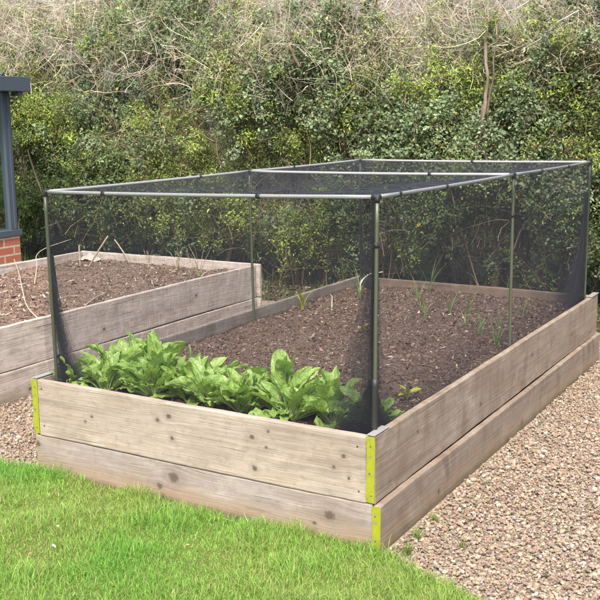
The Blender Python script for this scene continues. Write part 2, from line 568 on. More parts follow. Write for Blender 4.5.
def band_mesh(name, th, height, mat, parent, loc, rz=0.0, lip=0.022, cap=False):
    """thin metal strap over the end of a board: local end face at x=-t.. covers y 0..th, z 0..height, wraps a lip along both sides"""
    t = 0.0022
    bm = bmesh.new()
    def bx(x0, x1, y0, y1, z0, z1):
        vs = [bm.verts.new((x, y, z)) for x in (x0, x1) for y in (y0, y1) for z in (z0, z1)]
        for f in ((0, 1, 3, 2), (4, 6, 7, 5), (0, 4, 5, 1), (2, 3, 7, 6), (0, 2, 6, 4), (1, 5, 7, 3)):
            bm.faces.new([vs[i] for i in f])
    bx(-t - .003, -.003, -t, th + t, 0.004, height - .002)
    bmesh.ops.subdivide_edges(bm, edges=[e for e in bm.edges if abs(e.verts[0].co.z - e.verts[1].co.z) > .1], cuts=14)
    for v in bm.verts:
        d = 0.0022 * (vnoise(np.array([v.co.x * 0, v.co.y * 30, v.co.z * 22]), 1.0, 21) - 0.5)
        v.co.x += float(d)
        v.co.y += float(0.003 * (vnoise(np.array([3.0, 1.0, v.co.z * 14 + th * 50]), 1.0, 22) - 0.5))
    me = bpy.data.meshes.new(name)
    bm.to_mesh(me); bm.free()
    me.materials.append(mat)
    ob = bpy.data.objects.new(name, me)
    COL.objects.link(ob)
    ob.parent = parent
    ob.location = loc
    ob.rotation_euler = (0, 0, rz)
    return ob

def dome(name, r, h, mat, parent, loc, axis='-y'):
    a = np.linspace(0, 2 * np.pi, 9)[:-1]
    rings = []
    for k in range(3):
        f = k / 3
        rr = r * math.cos(f * math.pi / 2)
        hh = h * math.sin(f * math.pi / 2)
        rings.append(np.stack([rr * np.cos(a), np.full(8, -hh), rr * np.sin(a)], -1))
    V = np.concatenate(rings + [np.array([[0, -h, 0]])])
    F = []
    for k in range(2):
        for j in range(8):
            F.append((k * 8 + j, k * 8 + (j + 1) % 8, k * 8 + 8 + (j + 1) % 8, k * 8 + 8 + j))
    F3 = [(16 + j, 16 + (j + 1) % 8, 24) for j in range(8)]
    if axis == '+x': V = np.stack([-V[:, 1], V[:, 0], V[:, 2]], -1)
    if axis == '-x': V = np.stack([V[:, 1], -V[:, 0], V[:, 2]], -1)
    return mesh_of(name, V, [np.array(F), np.array(F3)], mat, parent, loc=loc)

TH = 0.027
UPH = T - SEAM - 0.002
LOW0 = -0.06
def px_front(px, py, low):      # knots of the front boards, measured along the board
    return None

k_front_up = [(0.255, 0.098, 0.006), (0.290, 0.122, 0.007), (0.62, 0.158, 0.009), (0.675, 0.180, 0.011), (0.687, 0.098, 0.010), (1.045, 0.160, 0.009), (1.115, 0.192, 0.007), (1.105, 0.132, 0.006), (1.055, 0.045, 0.012), (1.412, 0.152, 0.010), (1.375, 0.108, 0.008), (1.432, 0.078, 0.007)]
k_front_low = [(0.715, 0.168, 0.024), (0.645, 0.120, 0.014), (0.660, 0.082, 0.010), (0.712, 0.060, 0.020), (1.385, 0.155, 0.020), (1.325, 0.115, 0.007), (0.012, 0.185, 0.016)]
bed = empty('raised_bed', (0, 0, 0))
tag(bed, 'timber raised bed with yellow banded board ends, caged under black netting', 'raised bed', 'timber raised beds')
wf_up = wood_mat('timber_front_upper', 1.3, k_front_up, light=(0.395, 0.335, 0.275), dark=(0.235, 0.195, 0.16), grey=(0.375, 0.33, 0.29))
wf_lo = wood_mat('timber_front_lower', 2.9, k_front_low, light=(0.345, 0.295, 0.258), dark=(0.205, 0.176, 0.158), grey=(0.32, 0.292, 0.28), lowstain=0.75)
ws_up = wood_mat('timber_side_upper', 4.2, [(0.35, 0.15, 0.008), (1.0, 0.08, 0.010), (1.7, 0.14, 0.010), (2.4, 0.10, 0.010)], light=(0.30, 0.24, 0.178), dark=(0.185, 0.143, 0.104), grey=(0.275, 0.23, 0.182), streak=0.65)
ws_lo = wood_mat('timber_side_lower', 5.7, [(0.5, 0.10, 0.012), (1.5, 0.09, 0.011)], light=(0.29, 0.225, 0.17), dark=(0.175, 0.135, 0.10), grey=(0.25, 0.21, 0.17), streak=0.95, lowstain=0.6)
w_in = wood_mat('timber_inner', 6.6, [(0.6, 0.12, 0.010), (1.9, 0.10, 0.012)], light=(0.50, 0.43, 0.355), dark=(0.31, 0.26, 0.205), grey=(0.45, 0.40, 0.35), streak=0.4)  # lighter timber colour stands in for sunlight on the inner face
w_bk = wood_mat('timber_back', 7.3, [(0.6, 0.12, 0.010)], light=(0.30, 0.22, 0.16), dark=(0.20, 0.145, 0.10), grey=(0.26, 0.20, 0.155), streak=0.6)
# right side boards (face +x): local x -> +y, front face (y=0 local) -> +x
SKEW = math.atan(.018 / L)
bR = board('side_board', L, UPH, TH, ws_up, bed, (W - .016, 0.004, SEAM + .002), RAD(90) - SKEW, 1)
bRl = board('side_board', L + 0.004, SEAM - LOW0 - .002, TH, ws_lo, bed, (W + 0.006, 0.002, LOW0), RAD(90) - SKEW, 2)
bL = board('side_board', L, UPH, TH, w_in, bed, (TH, 0.004, SEAM + .002), RAD(90), 3)
bLl = board('side_board', L - .04, SEAM - LOW0 - .002, TH, w_in, bed, (TH + .004, 0.044, LOW0), RAD(90), 4)
board('end_board', W - 2 * TH - 0.024, UPH - .001, TH, wf_up, bed, (TH + 0.004, -0.003, SEAM + .001), 0, 5)
board('end_board', W - TH + 0.001, SEAM - LOW0 - .0015, TH, wf_lo, bed, (0.002, -0.001, LOW0), 0, 6)
board('end_board', W - 2 * TH - 0.010, UPH - .010, TH, w_bk, bed, (TH + 0.004, L - TH - .004, SEAM + .003), 0, 7)
board('end_board', W - 2 * TH - 0.010, SEAM - LOW0 - .003, TH, w_in, bed, (TH + 0.004, L - TH - .004, LOW0), 0, 8)
# yellow straps over the front ends of the side boards (strap local x=0 plane faces -y)
for bo, h in ((bR, UPH), (bRl, SEAM - LOW0 - .002), (bL, UPH)):
    b = band_mesh('end_band', TH, h, M_band, bo, (0, 0, 0))
    for zz in (0.03, h * .45, h - .035):
        dome('nail_head', 0.0030, 0.0018, M_nail, b, (-.0052, TH * (.35 + .3 * ((zz * 37) % 1)), zz), '-x')
    if bo is bRl: continue
    c = boxmesh('band_cap', 0.11, TH + .003, 0.003, M_galv, bo, (0.052, TH / 2, h + .0022), 0.001)
c = boxmesh('band_cap', 0.15, TH + .006, 0.004, M_galv, bR, (L - 0.070, TH / 2, UPH + .003), 0.0015)
for xx in (0.035, 0.03, 1.455):
    pass
for (xx, zz) in ((0.055, UPH - .035), (0.058, 0.045), (W - TH - .050, UPH - .04), (W - TH - .045, 0.04)):
    dome('screw_head', 0.0042, 0.0014, M_nail, bed, (xx, -0.0032, SEAM + zz), '-y')

# left bed
bed2 = empty('raised_bed', (LBX - LBW, LB0, 0))
tag(bed2, 'uncovered timber raised bed beside the brick greenhouse base, plain weathered boards', 'raised bed', 'timber raised beds')
l2 = LB1 - LB0
pk = dict(light=(0.62, 0.55, 0.485), dark=(0.43, 0.37, 0.32), grey=(0.58, 0.53, 0.485))  # pale timber: bright light on this bed is put into the colour
wl_up = wood_mat('timber_left_upper', 8.1, [(0.5, 0.14, 0.010), (1.3, 0.08, 0.012), (2.2, 0.13, 0.010)], streak=0.22, **pk)
wl_lo = wood_mat('timber_left_lower', 9.4, [(0.7, 0.10, 0.011), (1.9, 0.07, 0.012)], streak=0.3, lowstain=0.4, **pk)
wl_in = wood_mat('timber_left_inner', 10.2, [(0.7, 0.12, 0.010)], streak=0.2, **pk)
board('side_board', l2 - .04, UPH, TH, wl_up, bed2, (LBW, 0.0, SEAM + .002), RAD(90), 11)
board('side_board', l2 - .04, SEAM - LOW0 - .002, TH, wl_lo, bed2, (LBW + .004, 0.0, LOW0), RAD(90), 12)
board('side_board', l2 - .04, UPH, TH, wl_in, bed2, (TH, 0.0, SEAM + .002), RAD(90), 13)
board('side_board', l2 - .04, SEAM - LOW0 - .002, TH, wl_in, bed2, (TH, 0.0, LOW0), RAD(90), 14)
board('end_board', LBW + .02, UPH + .004, TH, wl_in, bed2, (0.006, l2 - TH + .001, SEAM + .002), 0, 15)
board('end_board', LBW + .02, SEAM - LOW0 - .002, TH, wl_in, bed2, (0.006, l2 - TH + .001, LOW0), 0, 16)
board('end_board', LBW - 2 * TH - .008, UPH, TH, wl_in, bed2, (TH + .004, 0.0, SEAM + .002), 0, 17)
board('end_board', LBW - 2 * TH - .008, SEAM - LOW0 - .002, TH, wl_in, bed2, (TH + .004, 0.0, LOW0), 0, 18)

# ------------------------------------------------------------------ soil in the beds
def soil_z(x, y, base, seed):
    p = np.stack([x, y, 0 * x], -1)
    return base + 0.030 * (fbm(p, 3.0, seed) - .5) + 0.030 * (fbm(p, 13.0, seed + 3, 3) - .5) + 0.018 * (fbm(p, 50.0, seed + 6, 2) - .5)

def soil_patch(name, x0, x1, y0, y1, base, seed, step, mat=None):
    nx, ny = int((x1 - x0) / step), int((y1 - y0) / step)
    return grid_sheet(name, x0, x1, y0, y1, nx, ny, lambda x, y: soil_z(x, y, base, seed), mat or M_soil)
SOIL1, SOIL2 = T - 0.062, T - 0.062
tag(soil_patch('soil', TH + .006, W - TH - .002, TH + .001, L - TH - .008, SOIL1, 31, 0.006), 'crumbly brown compost filling the netted raised bed', 'soil', kind='stuff')
tag(soil_patch('soil', LBX - LBW + TH + .002, LBX - TH - .002, LB0 + TH + .002, LB1 - TH - .003, SOIL2, 41, 0.009, M_soil_pale), 'paler brown compost filling the uncovered left bed', 'soil', kind='stuff')

ico_bm = bmesh.new()
bmesh.ops.create_icosphere(ico_bm, subdivisions=1, radius=1.0)
ICO_V = np.array([v.co[:] for v in ico_bm.verts])
ICO_F = np.array([[v.index for v in f.verts] for f in ico_bm.faces])
ico_bm.free()

def rot_rand(rng, n):
    q = rng.normal(size=(n, 4)); q /= np.linalg.norm(q, axis=1, keepdims=True)
    w, x, y, z = q.T
    return np.stack([np.stack([1 - 2 * (y * y + z * z), 2 * (x * y - z * w), 2 * (x * z + y * w)], -1),
                     np.stack([2 * (x * y + z * w), 1 - 2 * (x * x + z * z), 2 * (y * z - x * w)], -1),
                     np.stack([2 * (x * z - y * w), 2 * (y * z + x * w), 1 - 2 * (x * x + y * y)], -1)], 1)

def stones(name, P, size, rng, cols, mat, flat=(0.5, 0.85), smooth=False):
    n = len(P)
    sc = np.stack([size * rng.uniform(.8, 1.35, n), size * rng.uniform(.7, 1.0, n), size * rng.uniform(*flat, n)], -1)
    Vv = ICO_V[None] * (1 + rng.normal(size=(n, 12, 1)) * 0.14) * sc[:, None]
    ang = rng.uniform(0, 2 * np.pi, n)
    R = rot_rand(rng, n)
    # mostly lying flat: blend tilt
    tilt = rng.normal(size=(n, 2)) * 0.45
    c, s = np.cos(ang), np.sin(ang)
    Rz = np.zeros((n, 3, 3)); Rz[:, 0, 0] = c; Rz[:, 0, 1] = -s; Rz[:, 1, 0] = s; Rz[:, 1, 1] = c; Rz[:, 2, 2] = 1
    ct, st_ = np.cos(tilt[:, 0]), np.sin(tilt[:, 0])
    Rx = np.zeros((n, 3, 3)); Rx[:, 0, 0] = 1; Rx[:, 1, 1] = ct; Rx[:, 1, 2] = -st_; Rx[:, 2, 1] = st_; Rx[:, 2, 2] = ct
    Vv = np.einsum('nij,nkj->nki', Rz @ Rx, Vv) + P[:, None]
    F = (ICO_F[None] + np.arange(n)[:, None, None] * 12).reshape(-1, 3)
    return mesh_of(name, Vv.reshape(-1, 3), F, mat, col=np.repeat(cols, 12, 0), smooth=smooth)

def chips(name, P, ln, wd, rng, cols, mat, zt=0.25):
    """flat curled slivers"""
    n = len(P)
    a = rng.uniform(0, 2 * np.pi, n)
    d = np.stack([np.cos(a), np.sin(a), rng.normal(size=n) * zt], -1)
    d = norm(d)
    s = norm(np.cross(d, np.array([0, 0, 1.0]) + rng.normal(size=(n, 3)) * 0.35))
    up = np.cross(s, d)
    u = np.array([-1, -.35, .35, 1.0])
    wprof = np.array([.45, 1, .9, .35])
    bend = rng.normal(size=n) * 0.25
    C = P[:, None] + d[:, None] * (u[None, :, None] * ln[:, None, None] / 2) + up[:, None] * ((u ** 2)[None, :, None] * (bend * ln)[:, None, None])
    hw = s[:, None] * (wprof[None, :, None] * wd[:, None, None] / 2)
    V = np.stack([C - hw, C + hw], 2).reshape(n, 8, 3)
    f = np.array([[0, 1, 3, 2], [2, 3, 5, 4], [4, 5, 7, 6]])
    F = (f[None] + np.arange(n)[:, None, None] * 8).reshape(-1, 4)
    return mesh_of(name, V.reshape(-1, 3), F, mat, col=np.repeat(cols, 8, 0), smooth=False)

rng = np.random.default_rng(7)
def pick(rng, n, palette, weights, var=0.18):
    pal = np.array(palette)
    i = rng.choice(len(pal), n, p=np.array(weights) / sum(weights))
    return np.clip(pal[i] * rng.lognormal(0, var, (n, 1)) * rng.lognormal(0, 0.05, (n, 3)), 0, 0.85)

def soil_bits(x0, x1, y0, y1, base, seed, n_clod, n_chip, who, pale):
    r = np.random.default_rng(seed * 3 + 1)
    x, y = r.uniform(x0, x1, n_clod), r.uniform(y0, y1, n_clod)
    size = np.clip(r.lognormal(math.log(0.0030), .5, n_clod), .0012, .010)
    P = np.stack([x, y, soil_z(x, y, base, seed) + size * .15], -1)
    c = pick(r, n_clod, [(0.075, .052, .041), (.125, .090, .072), (.048, .033, .026), (.20, .152, .127)], [4, 4, 2.4, 1.5])
    tag(stones('soil_clods', P, size, r, c, M_chip, (.6, 1.0)), 'loose crumbs of earth on top of ' + who, 'soil crumbs', kind='stuff')
    x, y = r.uniform(x0, x1, n_chip), r.uniform(y0, y1, n_chip)
    keep = r.random(n_chip) < (0.25 + 0.75 * np.clip((fbm(np.stack([x, y, 0 * x], -1), 2.2, seed + 9) - .35) * 4, 0, 1)) * np.clip(.35 + (y - y0) / (y1 - y0), 0, 1)
    x, y = x[keep], y[keep]
    n = len(x)
    P = np.stack([x, y, soil_z(x, y, base, seed) + .004], -1)
    ln = np.clip(r.lognormal(math.log(.014), .5, n), .005, .05)
    c = pick(r, n, [(.24, .18, .135), (.16, .11, .082), (.40, .33, .26), (.10, .07, .052), (.18, .12, .09)], [2, 3, pale, 2, 2.5])
    tag(chips('bark_mulch', P, ln, ln * r.uniform(.12, .42, n), r, c, M_chip), 'shredded bark and straw bits scattered over ' + who, 'mulch', kind='stuff')
soil_bits(TH + .02, W - TH - .02, TH + .02, L - TH - .02, SOIL1, 31, 42000, 11000, 'the netted bed', 0.7)
soil_bits(LBX - LBW + TH + .02, LBX - TH - .02, LB0 + TH + .02, LB1 - TH - .02, SOIL2, 41, 9000, 26000, 'the uncovered left bed', 4.0)

# ------------------------------------------------------------------ gravel and grass
def in_beds(x, y):
    return ((x > -.004) & (x < W + .026) & (y > -.004) & (y < L + .01)) | ((x > LBX - LBW - .005) & (x < LBX + .008) & (y > LB0 - .005) & (y < LB1 + .005))
def gravel_area(x0, x1, y0, y1, dens, r):
    n = int((x1 - x0) * (y1 - y0) * dens)
    x, y = r.uniform(x0, x1, n), r.uniform(y0, y1, n)
    k = (y > lawn_edge(x) - .012 + r.normal(size=n) * .012) & ~in_beds(x, y)
    return np.stack([x[k], y[k]], -1)
r = np.random.default_rng(21)
A = np.concatenate([gravel_area(1.55, 2.65, -.35, 3.7, 20000, r), gravel_area(2.65, 3.9, -.45, 3.7, 5000, r), gravel_area(-1.0, 0.02, -.15, 3.5, 9500, r), gravel_area(-3.2, -.9, -.15, .15, 5000, r), gravel_area(0, 1.6, 2.95, 3.6, 4500, r)])
n = len(A)
size = np.clip(r.lognormal(math.log(.0050), .36, n), .0025, .013)
z = -.008 + r.uniform(0, 1, n) ** 1.5 * .016
cols = pick(r, n, [(.30, .236, .176), (.375, .312, .245), (.225, .173, .13), (.26, .194, .138), (.47, .425, .36), (.15, .117, .09), (.315, .242, .16), (.265, .23, .195)], [6, 4, 4.5, 3.5, 0.8, 1.8, 2, 2], .14)
tag(stones('gravel', np.column_stack([A, z]), size, r, cols, M_stone, (.45, .8)), 'loose pinkish beige gravel stones around the raised beds', 'gravel', kind='stuff')

def blades(P, length, width, lean, rng, n_seg=4):
    """curved grass blades -> verts, faces"""
    n = len(P)
    a = rng.uniform(0, 2 * np.pi, n)
    d = np.stack([np.cos(a), np.sin(a), np.zeros(n)], -1)
    s = np.stack([-np.sin(a + rng.normal(size=n) * .6), np.cos(a + rng.normal(size=n) * .6), rng.normal(size=n) * .15], -1)
    t = np.linspace(0, 1, n_seg)
    out = (lean[:, None] * t ** 1.8)
    upz = np.sqrt(np.clip(1 - np.clip(lean[:, None], 0, .97) ** 2 * t ** 2, .05, 1)) * t
    C = P[:, None] + length[:, None, None] * (d[:, None] * out[..., None] + np.array([0, 0, 1.0]) * upz[..., None])
    w = width[:, None] * np.clip(1 - t ** 2 * .98, .04, 1)[None] * .5
    V = np.stack([C - s[:, None] * w[..., None], C + s[:, None] * w[..., None]], 2).reshape(n, n_seg * 2, 3)
    f = np.array([[2 * i, 2 * i + 1, 2 * i + 3, 2 * i + 2] for i in range(n_seg - 1)])
    F = (f[None] + np.arange(n)[:, None, None] * n_seg * 2).reshape(-1, 4)
    return V.reshape(-1, 3), F

def grass_area(x0, x1, y0, y1, dens, r):
    n = int((x1 - x0) * (y1 - y0) * dens)
    x, y = r.uniform(x0, x1, n), r.uniform(y0, y1, n)
    k = y < lawn_edge(x) - .018 * (x > 1.6) + .004 + r.normal(size=n) * .014
    k &= ~((x > -.01) & (x < W + .03) & (y > -.012))
    return x[k], y[k]
r = np.random.default_rng(33)
parts = [grass_area(-.9, 2.5, -1.25, .06, 50000, r), grass_area(-2.6, -.9, -1.25, .06, 12000, r), grass_area(2.5, 4.0, -1.25, .06, 12000, r), grass_area(-2.6, 4.0, -2.4, -1.25, 7000, r)]
x = np.concatenate([p[0] for p in parts]); y = np.concatenate([p[1] for p in parts])
n = len(x)
pp = np.stack([x, y, 0 * x], -1)
cl = fbm(pp, 7.0, 51)
cl2 = fbm(pp, 2.3, 55)
edge = np.clip(1 - np.abs(y - lawn_edge(x)) / .08, 0, 1) * (x > 0) * (x < W + .1)
length = (.016 + .036 * np.clip((cl - .3) * 2.2, 0, 1)) * r.uniform(.55, 1.35, n) * (1 + .45 * edge)
lean = np.clip(r.normal(.68, .30, n), .05, 1.15)
V, F = blades(np.stack([x, y, .002 + .010 * fbm(pp, 2.0, 5)], -1), length, r.uniform(.0011, .0025, n), lean, r)
gc = np.array([.172, .358, .056]) + (np.clip((cl2 - .35) * 3, 0, 1))[:, None] * np.array([.070, .035, .020]) - (np.clip((cl - .45) * 3, 0, 1))[:, None] * np.array([.022, .008, .005])
gc = gc * r.lognormal(0, .22, (n, 1))
dry = r.random(n) < (.08 + .24 * np.clip((cl2 - .5) * 4, 0, 1))
gc[dry] = np.array([.32, .32, .13]) * r.lognormal(0, .2, (dry.sum(), 1))
tag(mesh_of('grass', V, F, M_grass, col=np.repeat(np.clip(gc, 0, .7), 8, 0)), 'short bright yellow-green grass of the front lawn', 'grass', kind='stuff')

# ------------------------------------------------------------------ hedge
HX0, HX1 = -7.2, 3.4
def hedge_top(x):
    return 2.60 - 0.055 * x + .10 * np.sin(x * 1.7 + .5) + .06 * np.sin(x * 4.3)
def hedge_face(x, z):
    """y of the leafy front"""
    base = 4.26 + .012 * x
    lowr = np.clip((.75 - z) / .75, 0, 1) ** 1.6 * .38
    t = np.clip((z - 1.5) / 1.1, 0, 1.4)
    p = np.stack([x, z, 0 * x], -1)
    return base + lowr + .42 * t ** 1.7 - .55 * (fbm(p, .95, 61, 3) - .5) - .22 * (fbm(p, 3.0, 66, 2) - .5)

hedge = empty('hedge', (-1.0, 4.6, 0))
tag(hedge, 'tall overgrown mixed hedge with ivy and pale bare twigs along its top', 'hedge')
HO = np.array([-1.0, 4.6, 0])

leafU = np.array([[0, 0], [.30, .42], [.68, .36], [1, 0], [.68, -.36], [.30, -.42]])      # along, across
def leaves_from(P, D, Nn, ln, wd, fold, col, rng):
    """leaf blades at P pointing D with face normal Nn"""
    S = norm(np.cross(D, Nn))
    Nn = np.cross(S, D)
    u, v = leafU[:, 0], leafU[:, 1]
    droop = -.22 * u ** 2
    V = (P[:, None] + D[:, None] * (u[None, :, None] * ln[:, None, None]) + S[:, None] * (v[None, :, None] * wd[:, None, None])
         + Nn[:, None] * ((np.abs(v)[None] * fold[:, None] * wd[:, None] + droop[None] * ln[:, None])[..., None]))
    f = np.array([[0, 3, 2, 1], [0, 5, 4, 3]])
    F = (f[None] + np.arange(len(P))[:, None, None] * 6).reshape(-1, 4)
    return V.reshape(-1, 3), F, np.repeat(col, 6, 0)

KIND = {   # colour, leaf length, aspect
    'privet': ((.190, .258, .070), .0200, .52),
    'bright': ((.265, .360, .074), .0215, .50),
    'ivy': ((.180, .245, .135), .025, .76),
    'dark': ((.092, .140, .050), .024, .60),
    'dusty': ((.330, .345, .210), .0205, .55),
}
names = list(KIND)
def sprays(n, depth_lo, depth_hi, r, thin_bottom=True, nl=14, top_thin=.16, per=11, gappy=1.0):
    nc = n // per
    x = r.uniform(HX0, HX1, nc)
    zt = hedge_top(x)
    z = r.uniform(.03, 1.0, nc) * zt
    y = hedge_face(x, z) + r.uniform(depth_lo, depth_hi, nc) + r.exponential(.05, nc)
    q = np.stack([x, y * .6, z], -1)
    gap = fbm(q, 2.0, 71, 3)
    rel = z / zt
    pk_ = np.clip(1.35 - (gap > .55) * .75 * gappy - (gap > .62) * .6 * gappy, 0, 1)
    if thin_bottom: pk_ *= np.clip(.08 + (z - .22) / .62, 0.05, 1)
    pk_ *= np.clip(1.0 - (rel - .69) / .24 + (fbm(q, 1.1, 98, 2) - .5) * .9, top_thin, 1)
    k = r.random(nc) < pk_
    x, y, z, rel, q = x[k], y[k], z[k], rel[k], q[k]
    nc = len(x)
    a, b = fbm(q, 1.5, 81, 3), fbm(q, 1.9, 86, 3)
    c3 = fbm(q, 1.2, 91, 2)
    kd = np.zeros(nc, int)
    kd[b > .51] = 1
    kd[(a > .58)] = 2
    kd[(c3 < .42) & (a <= .58)] = 3
    kd[(rel > .66) & (r.random(nc) < .65) & (a <= .57)] = 4
    sw = r.random(nc) < .38
    kd[sw] = r.integers(0, 4, sw.sum())
    crad = r.uniform(.07, .17, nc)
    ctone = r.lognormal(0, .18, nc)
    # sprays of each clump grow from its heart
    ci = np.repeat(np.arange(nc), per)
    n = len(ci)
    off = jitter_dirs(r, n) * (r.random(n) ** .45)[:, None]
    off[:, 1] = -np.abs(off[:, 1]) * .8 + .15
    off[:, 2] += .15
    x = x[ci] + off[:, 0] * crad[ci]
    y = y[ci] + off[:, 1] * crad[ci]
    z = np.maximum(.02, z[ci] + off[:, 2] * crad[ci] * 1.1)
    kd, rel, ctone = kd[ci], rel[ci], ctone[ci]
    out = norm(off * .9 + np.stack([r.normal(size=n) * .3, -.35 + r.normal(size=n) * .25, .35 + r.normal(size=n) * .35], -1))
    sl = r.uniform(.07, .17, n)
    base = np.stack([x, y, z], -1)
    # leaves
    i = np.tile(np.arange(nl), (n, 1))
    t = (i + r.random((n, nl))) / nl
    P = base[:, None] + out[:, None] * (sl[:, None, None] * (t[..., None] - .4)) + r.normal(size=(n, nl, 3)) * .020
    P[..., 2] -= (t ** 2) * sl[:, None] * .25
    rad = jitter_dirs(r, n * nl).reshape(n, nl, 3)
    D = norm(out[:, None] * .55 + rad * .85 + np.array([0, 0, -.05]))
    Nn = norm(np.array([0.05, -.50, .75]) + r.normal(size=(n, nl, 3)) * .36)
    kc = np.array([KIND[s][0] for s in names])[kd]
    kl = np.array([KIND[s][1] for s in names])[kd]
    ka = np.array([KIND[s][2] for s in names])[kd]
    ln = (kl[:, None] * r.lognormal(-.10, .30, (n, nl))).ravel()
    col = np.repeat(kc * (ctone * r.lognormal(0, .10, n))[:, None], nl, 0) * r.lognormal(0, .11, (n * nl, 1))
    yel = r.random(n * nl) < .008
    col[yel] = np.array([.30, .26, .06]) * r.lognormal(0, .2, (yel.sum(), 1))
    P, D, Nn = P.reshape(-1, 3), D.reshape(-1, 3), Nn.reshape(-1, 3)
    P = P - HO
    kk = np.repeat(kd, nl)
    L3 = leaves_from(P, D, Nn, ln, ln * np.repeat(ka, nl), r.uniform(.1, .6, n * nl), np.clip(col, 0, .6), r)
    # spray stems
    tt = np.linspace(-.9, 1, 4)
    SP = base[:, None] - HO + out[:, None] * (sl[:, None, None] * (tt[None, :, None] * .6 - .05))
    SP[..., 2] -= np.clip(tt, 0, 1) ** 2 * sl[:, None] * .2
    return L3, SP

r = np.random.default_rng(77)
(V1, F1, C1), S1 = sprays(50000, -.07, .16, r)
(V2, F2, C2), S2 = sprays(20000, .12, .45, r, nl=12, gappy=.6)
foli = mesh_of('foliage', np.concatenate([V1, V2]), np.concatenate([F1, F2 + len(V1)]), M_leaf, hedge, col=np.concatenate([C1, C2]), smooth=False)
(V3, F3, C3), S3 = sprays(15000, .5, .9, r, thin_bottom=False, nl=12, top_thin=.35, gappy=0)
(V4, F4, C4), S4 = sprays(12000, .9, 1.3, r, thin_bottom=False, nl=12, top_thin=.6, gappy=0)
mesh_of('inner_foliage', np.concatenate([V3, V4]), np.concatenate([F3, F4 + len(V3)]), M_leaf, hedge, col=np.concatenate([C3, C4]) * .9, smooth=False)
# spray stems, brown
S = np.concatenate([S1, S2[::2]])
V, F = tubes(S, np.array([.0022, .0019, .0014, .0007]), 3)
sc_ = pick(r, len(S), [(.17, .115, .075), (.27, .20, .14), (.10, .07, .05)], [3, 2, 2])
mesh_of('stems', V, F, M_twig, hedge, col=np.repeat(sc_, 12, 0))

def twig_cloud(n, zlo, zhi, len_rng, rad, r, palette, weights, up, dlo, dhi, seg=7, bias=None, wob=.30):
    x = r.uniform(HX0, HX1, n)
    zt = hedge_top(x)
    z = zt * r.uniform(zlo, zhi, n)
    if bias is not None:
        k = r.random(n) < bias(x, z)
        x, z, zt = x[k], z[k], zt[k]
        n = len(x)
    y = hedge_face(x, z) + r.uniform(dlo, dhi, n)
    d = norm(np.stack([r.normal(size=n) * .75, r.normal(size=n) * .4 - .15, up + r.normal(size=n) * .7], -1))
    ln = r.uniform(*len_rng, n)
    P = np.zeros((n, seg, 3))
    P[:, 0] = np.stack([x, y, z], -1) - HO - d * ln[:, None] * .4
    cur = d
    bend = r.normal(size=(n, 3)) * wob * .45
    for k in range(1, seg):
        cur = norm(cur + bend + r.normal(size=(n, 3)) * wob * .5)
        P[:, k] = P[:, k - 1] + cur * (ln / (seg - 1))[:, None]
    # keep twig tips below a ragged crest
    rr = (rad * r.lognormal(0, .35, n))[:, None] * np.linspace(1, .35, seg)[None]
    V, F = tubes(P, rr, 3)
    return V, F, np.repeat(pick(r, n, palette, weights, .22), seg * 3, 0)
r = np.random.default_rng(91)
pale = [(.56, .49, .40), (.47, .40, .31), (.62, .56, .48), (.34, .28, .21), (.46, .42, .30)]
acc = [twig_cloud(11000, .84, 1.10, (.10, .45), .0020, r, pale, [4, 3, 3, 1, 1], .4, .5, 1.5),
       twig_cloud(34000, .70, 1.06, (.08, .36), .0016, r, pale, [4, 3, 2.4, 1.5, 1], .35, -.08, 1.1),
       twig_cloud(2600, .62, .84, (.12, .5), .0022, r, pale, [3, 3, 1, 2, 1], .35, -.10, .2),
       twig_cloud(420, .80, .99, (.3, .8), .0030, r, pale, [3, 3, 2, 2, 0], .2, -.10, .35)]
o = 0; VV = []; FF = []; CC = []
for V, F, c in acc:
    VV.append(V); FF.append(F + o); CC.append(c); o += len(V)
mesh_of('bare_twigs', np.concatenate(VV), np.concatenate(FF), M_twig, hedge, col=np.concatenate(CC))
brn = [(.20, .14, .09), (.30, .22, .15), (.12, .08, .055), (.36, .28, .19)]
acc = [twig_cloud(2000, .05, .8, (.2, .7), .0028, r, brn, [3, 3, 2, 1.5], .8, -.02, .5),
       twig_cloud(900, .02, .45, (.4, 1.1), .006, r, brn, [3, 2, 3, 1], 1.6, .10, .6, wob=.15),
       twig_cloud(700, .45, .62, (.15, .5), .0024, r, [(.36, .26, .13), (.26, .18, .10), (.42, .33, .2)], [1, 1, 1], -.1, -.08, .05, bias=lambda x, z: np.exp(-((x + 2.35) / .45) ** 2) * .9)]
o = 0; VV = []; FF = []; CC = []
for V, F, c in acc:
    VV.append(V); FF.append(F + o); CC.append(c); o += len(V)
mesh_of('inner_twigs', np.concatenate(VV), np.concatenate(FF), M_twig, hedge, col=np.concatenate(CC))

# stems and trunks one can see between the leaves
def trunk(name, pts, r0, r1, col, seed, label=None):
    P = smooth_path(pts, 26)
    rg = np.random.default_rng(seed)
    P = P + np.stack([vnoise(P, 7.0, 15) - .5, .4 * (vnoise(P, 7.0, 18) - .5), 0 * P[:, 0]], -1) * .06
    rad = np.linspace(r0, r1, 26) * (1 + .12 * rg.normal(size=26))
    V, F = tubes(P - HO, rad, 8)
    c = np.array(col) * (1 + 1.1 * (vnoise(V, 28, 16)[:, None] - .5))
    ob = mesh_of(name, V, F, M_bark, hedge, col=c)
    if label: ob['label'] = label
trunk('trunk', [(.33, 4.75, 0), (.36, 4.62, .6), (.39, 4.45, .95), (.415, 4.22, 1.13), (.386, 4.19, 1.337), (.42, 4.2, 1.519), (.40, 4.22, 1.7), (.373, 4.28, 1.881), (.34, 4.4, 2.25)], .019, .011, (.19, .155, .12), 1, 'pale upright stem showing between the leaves')
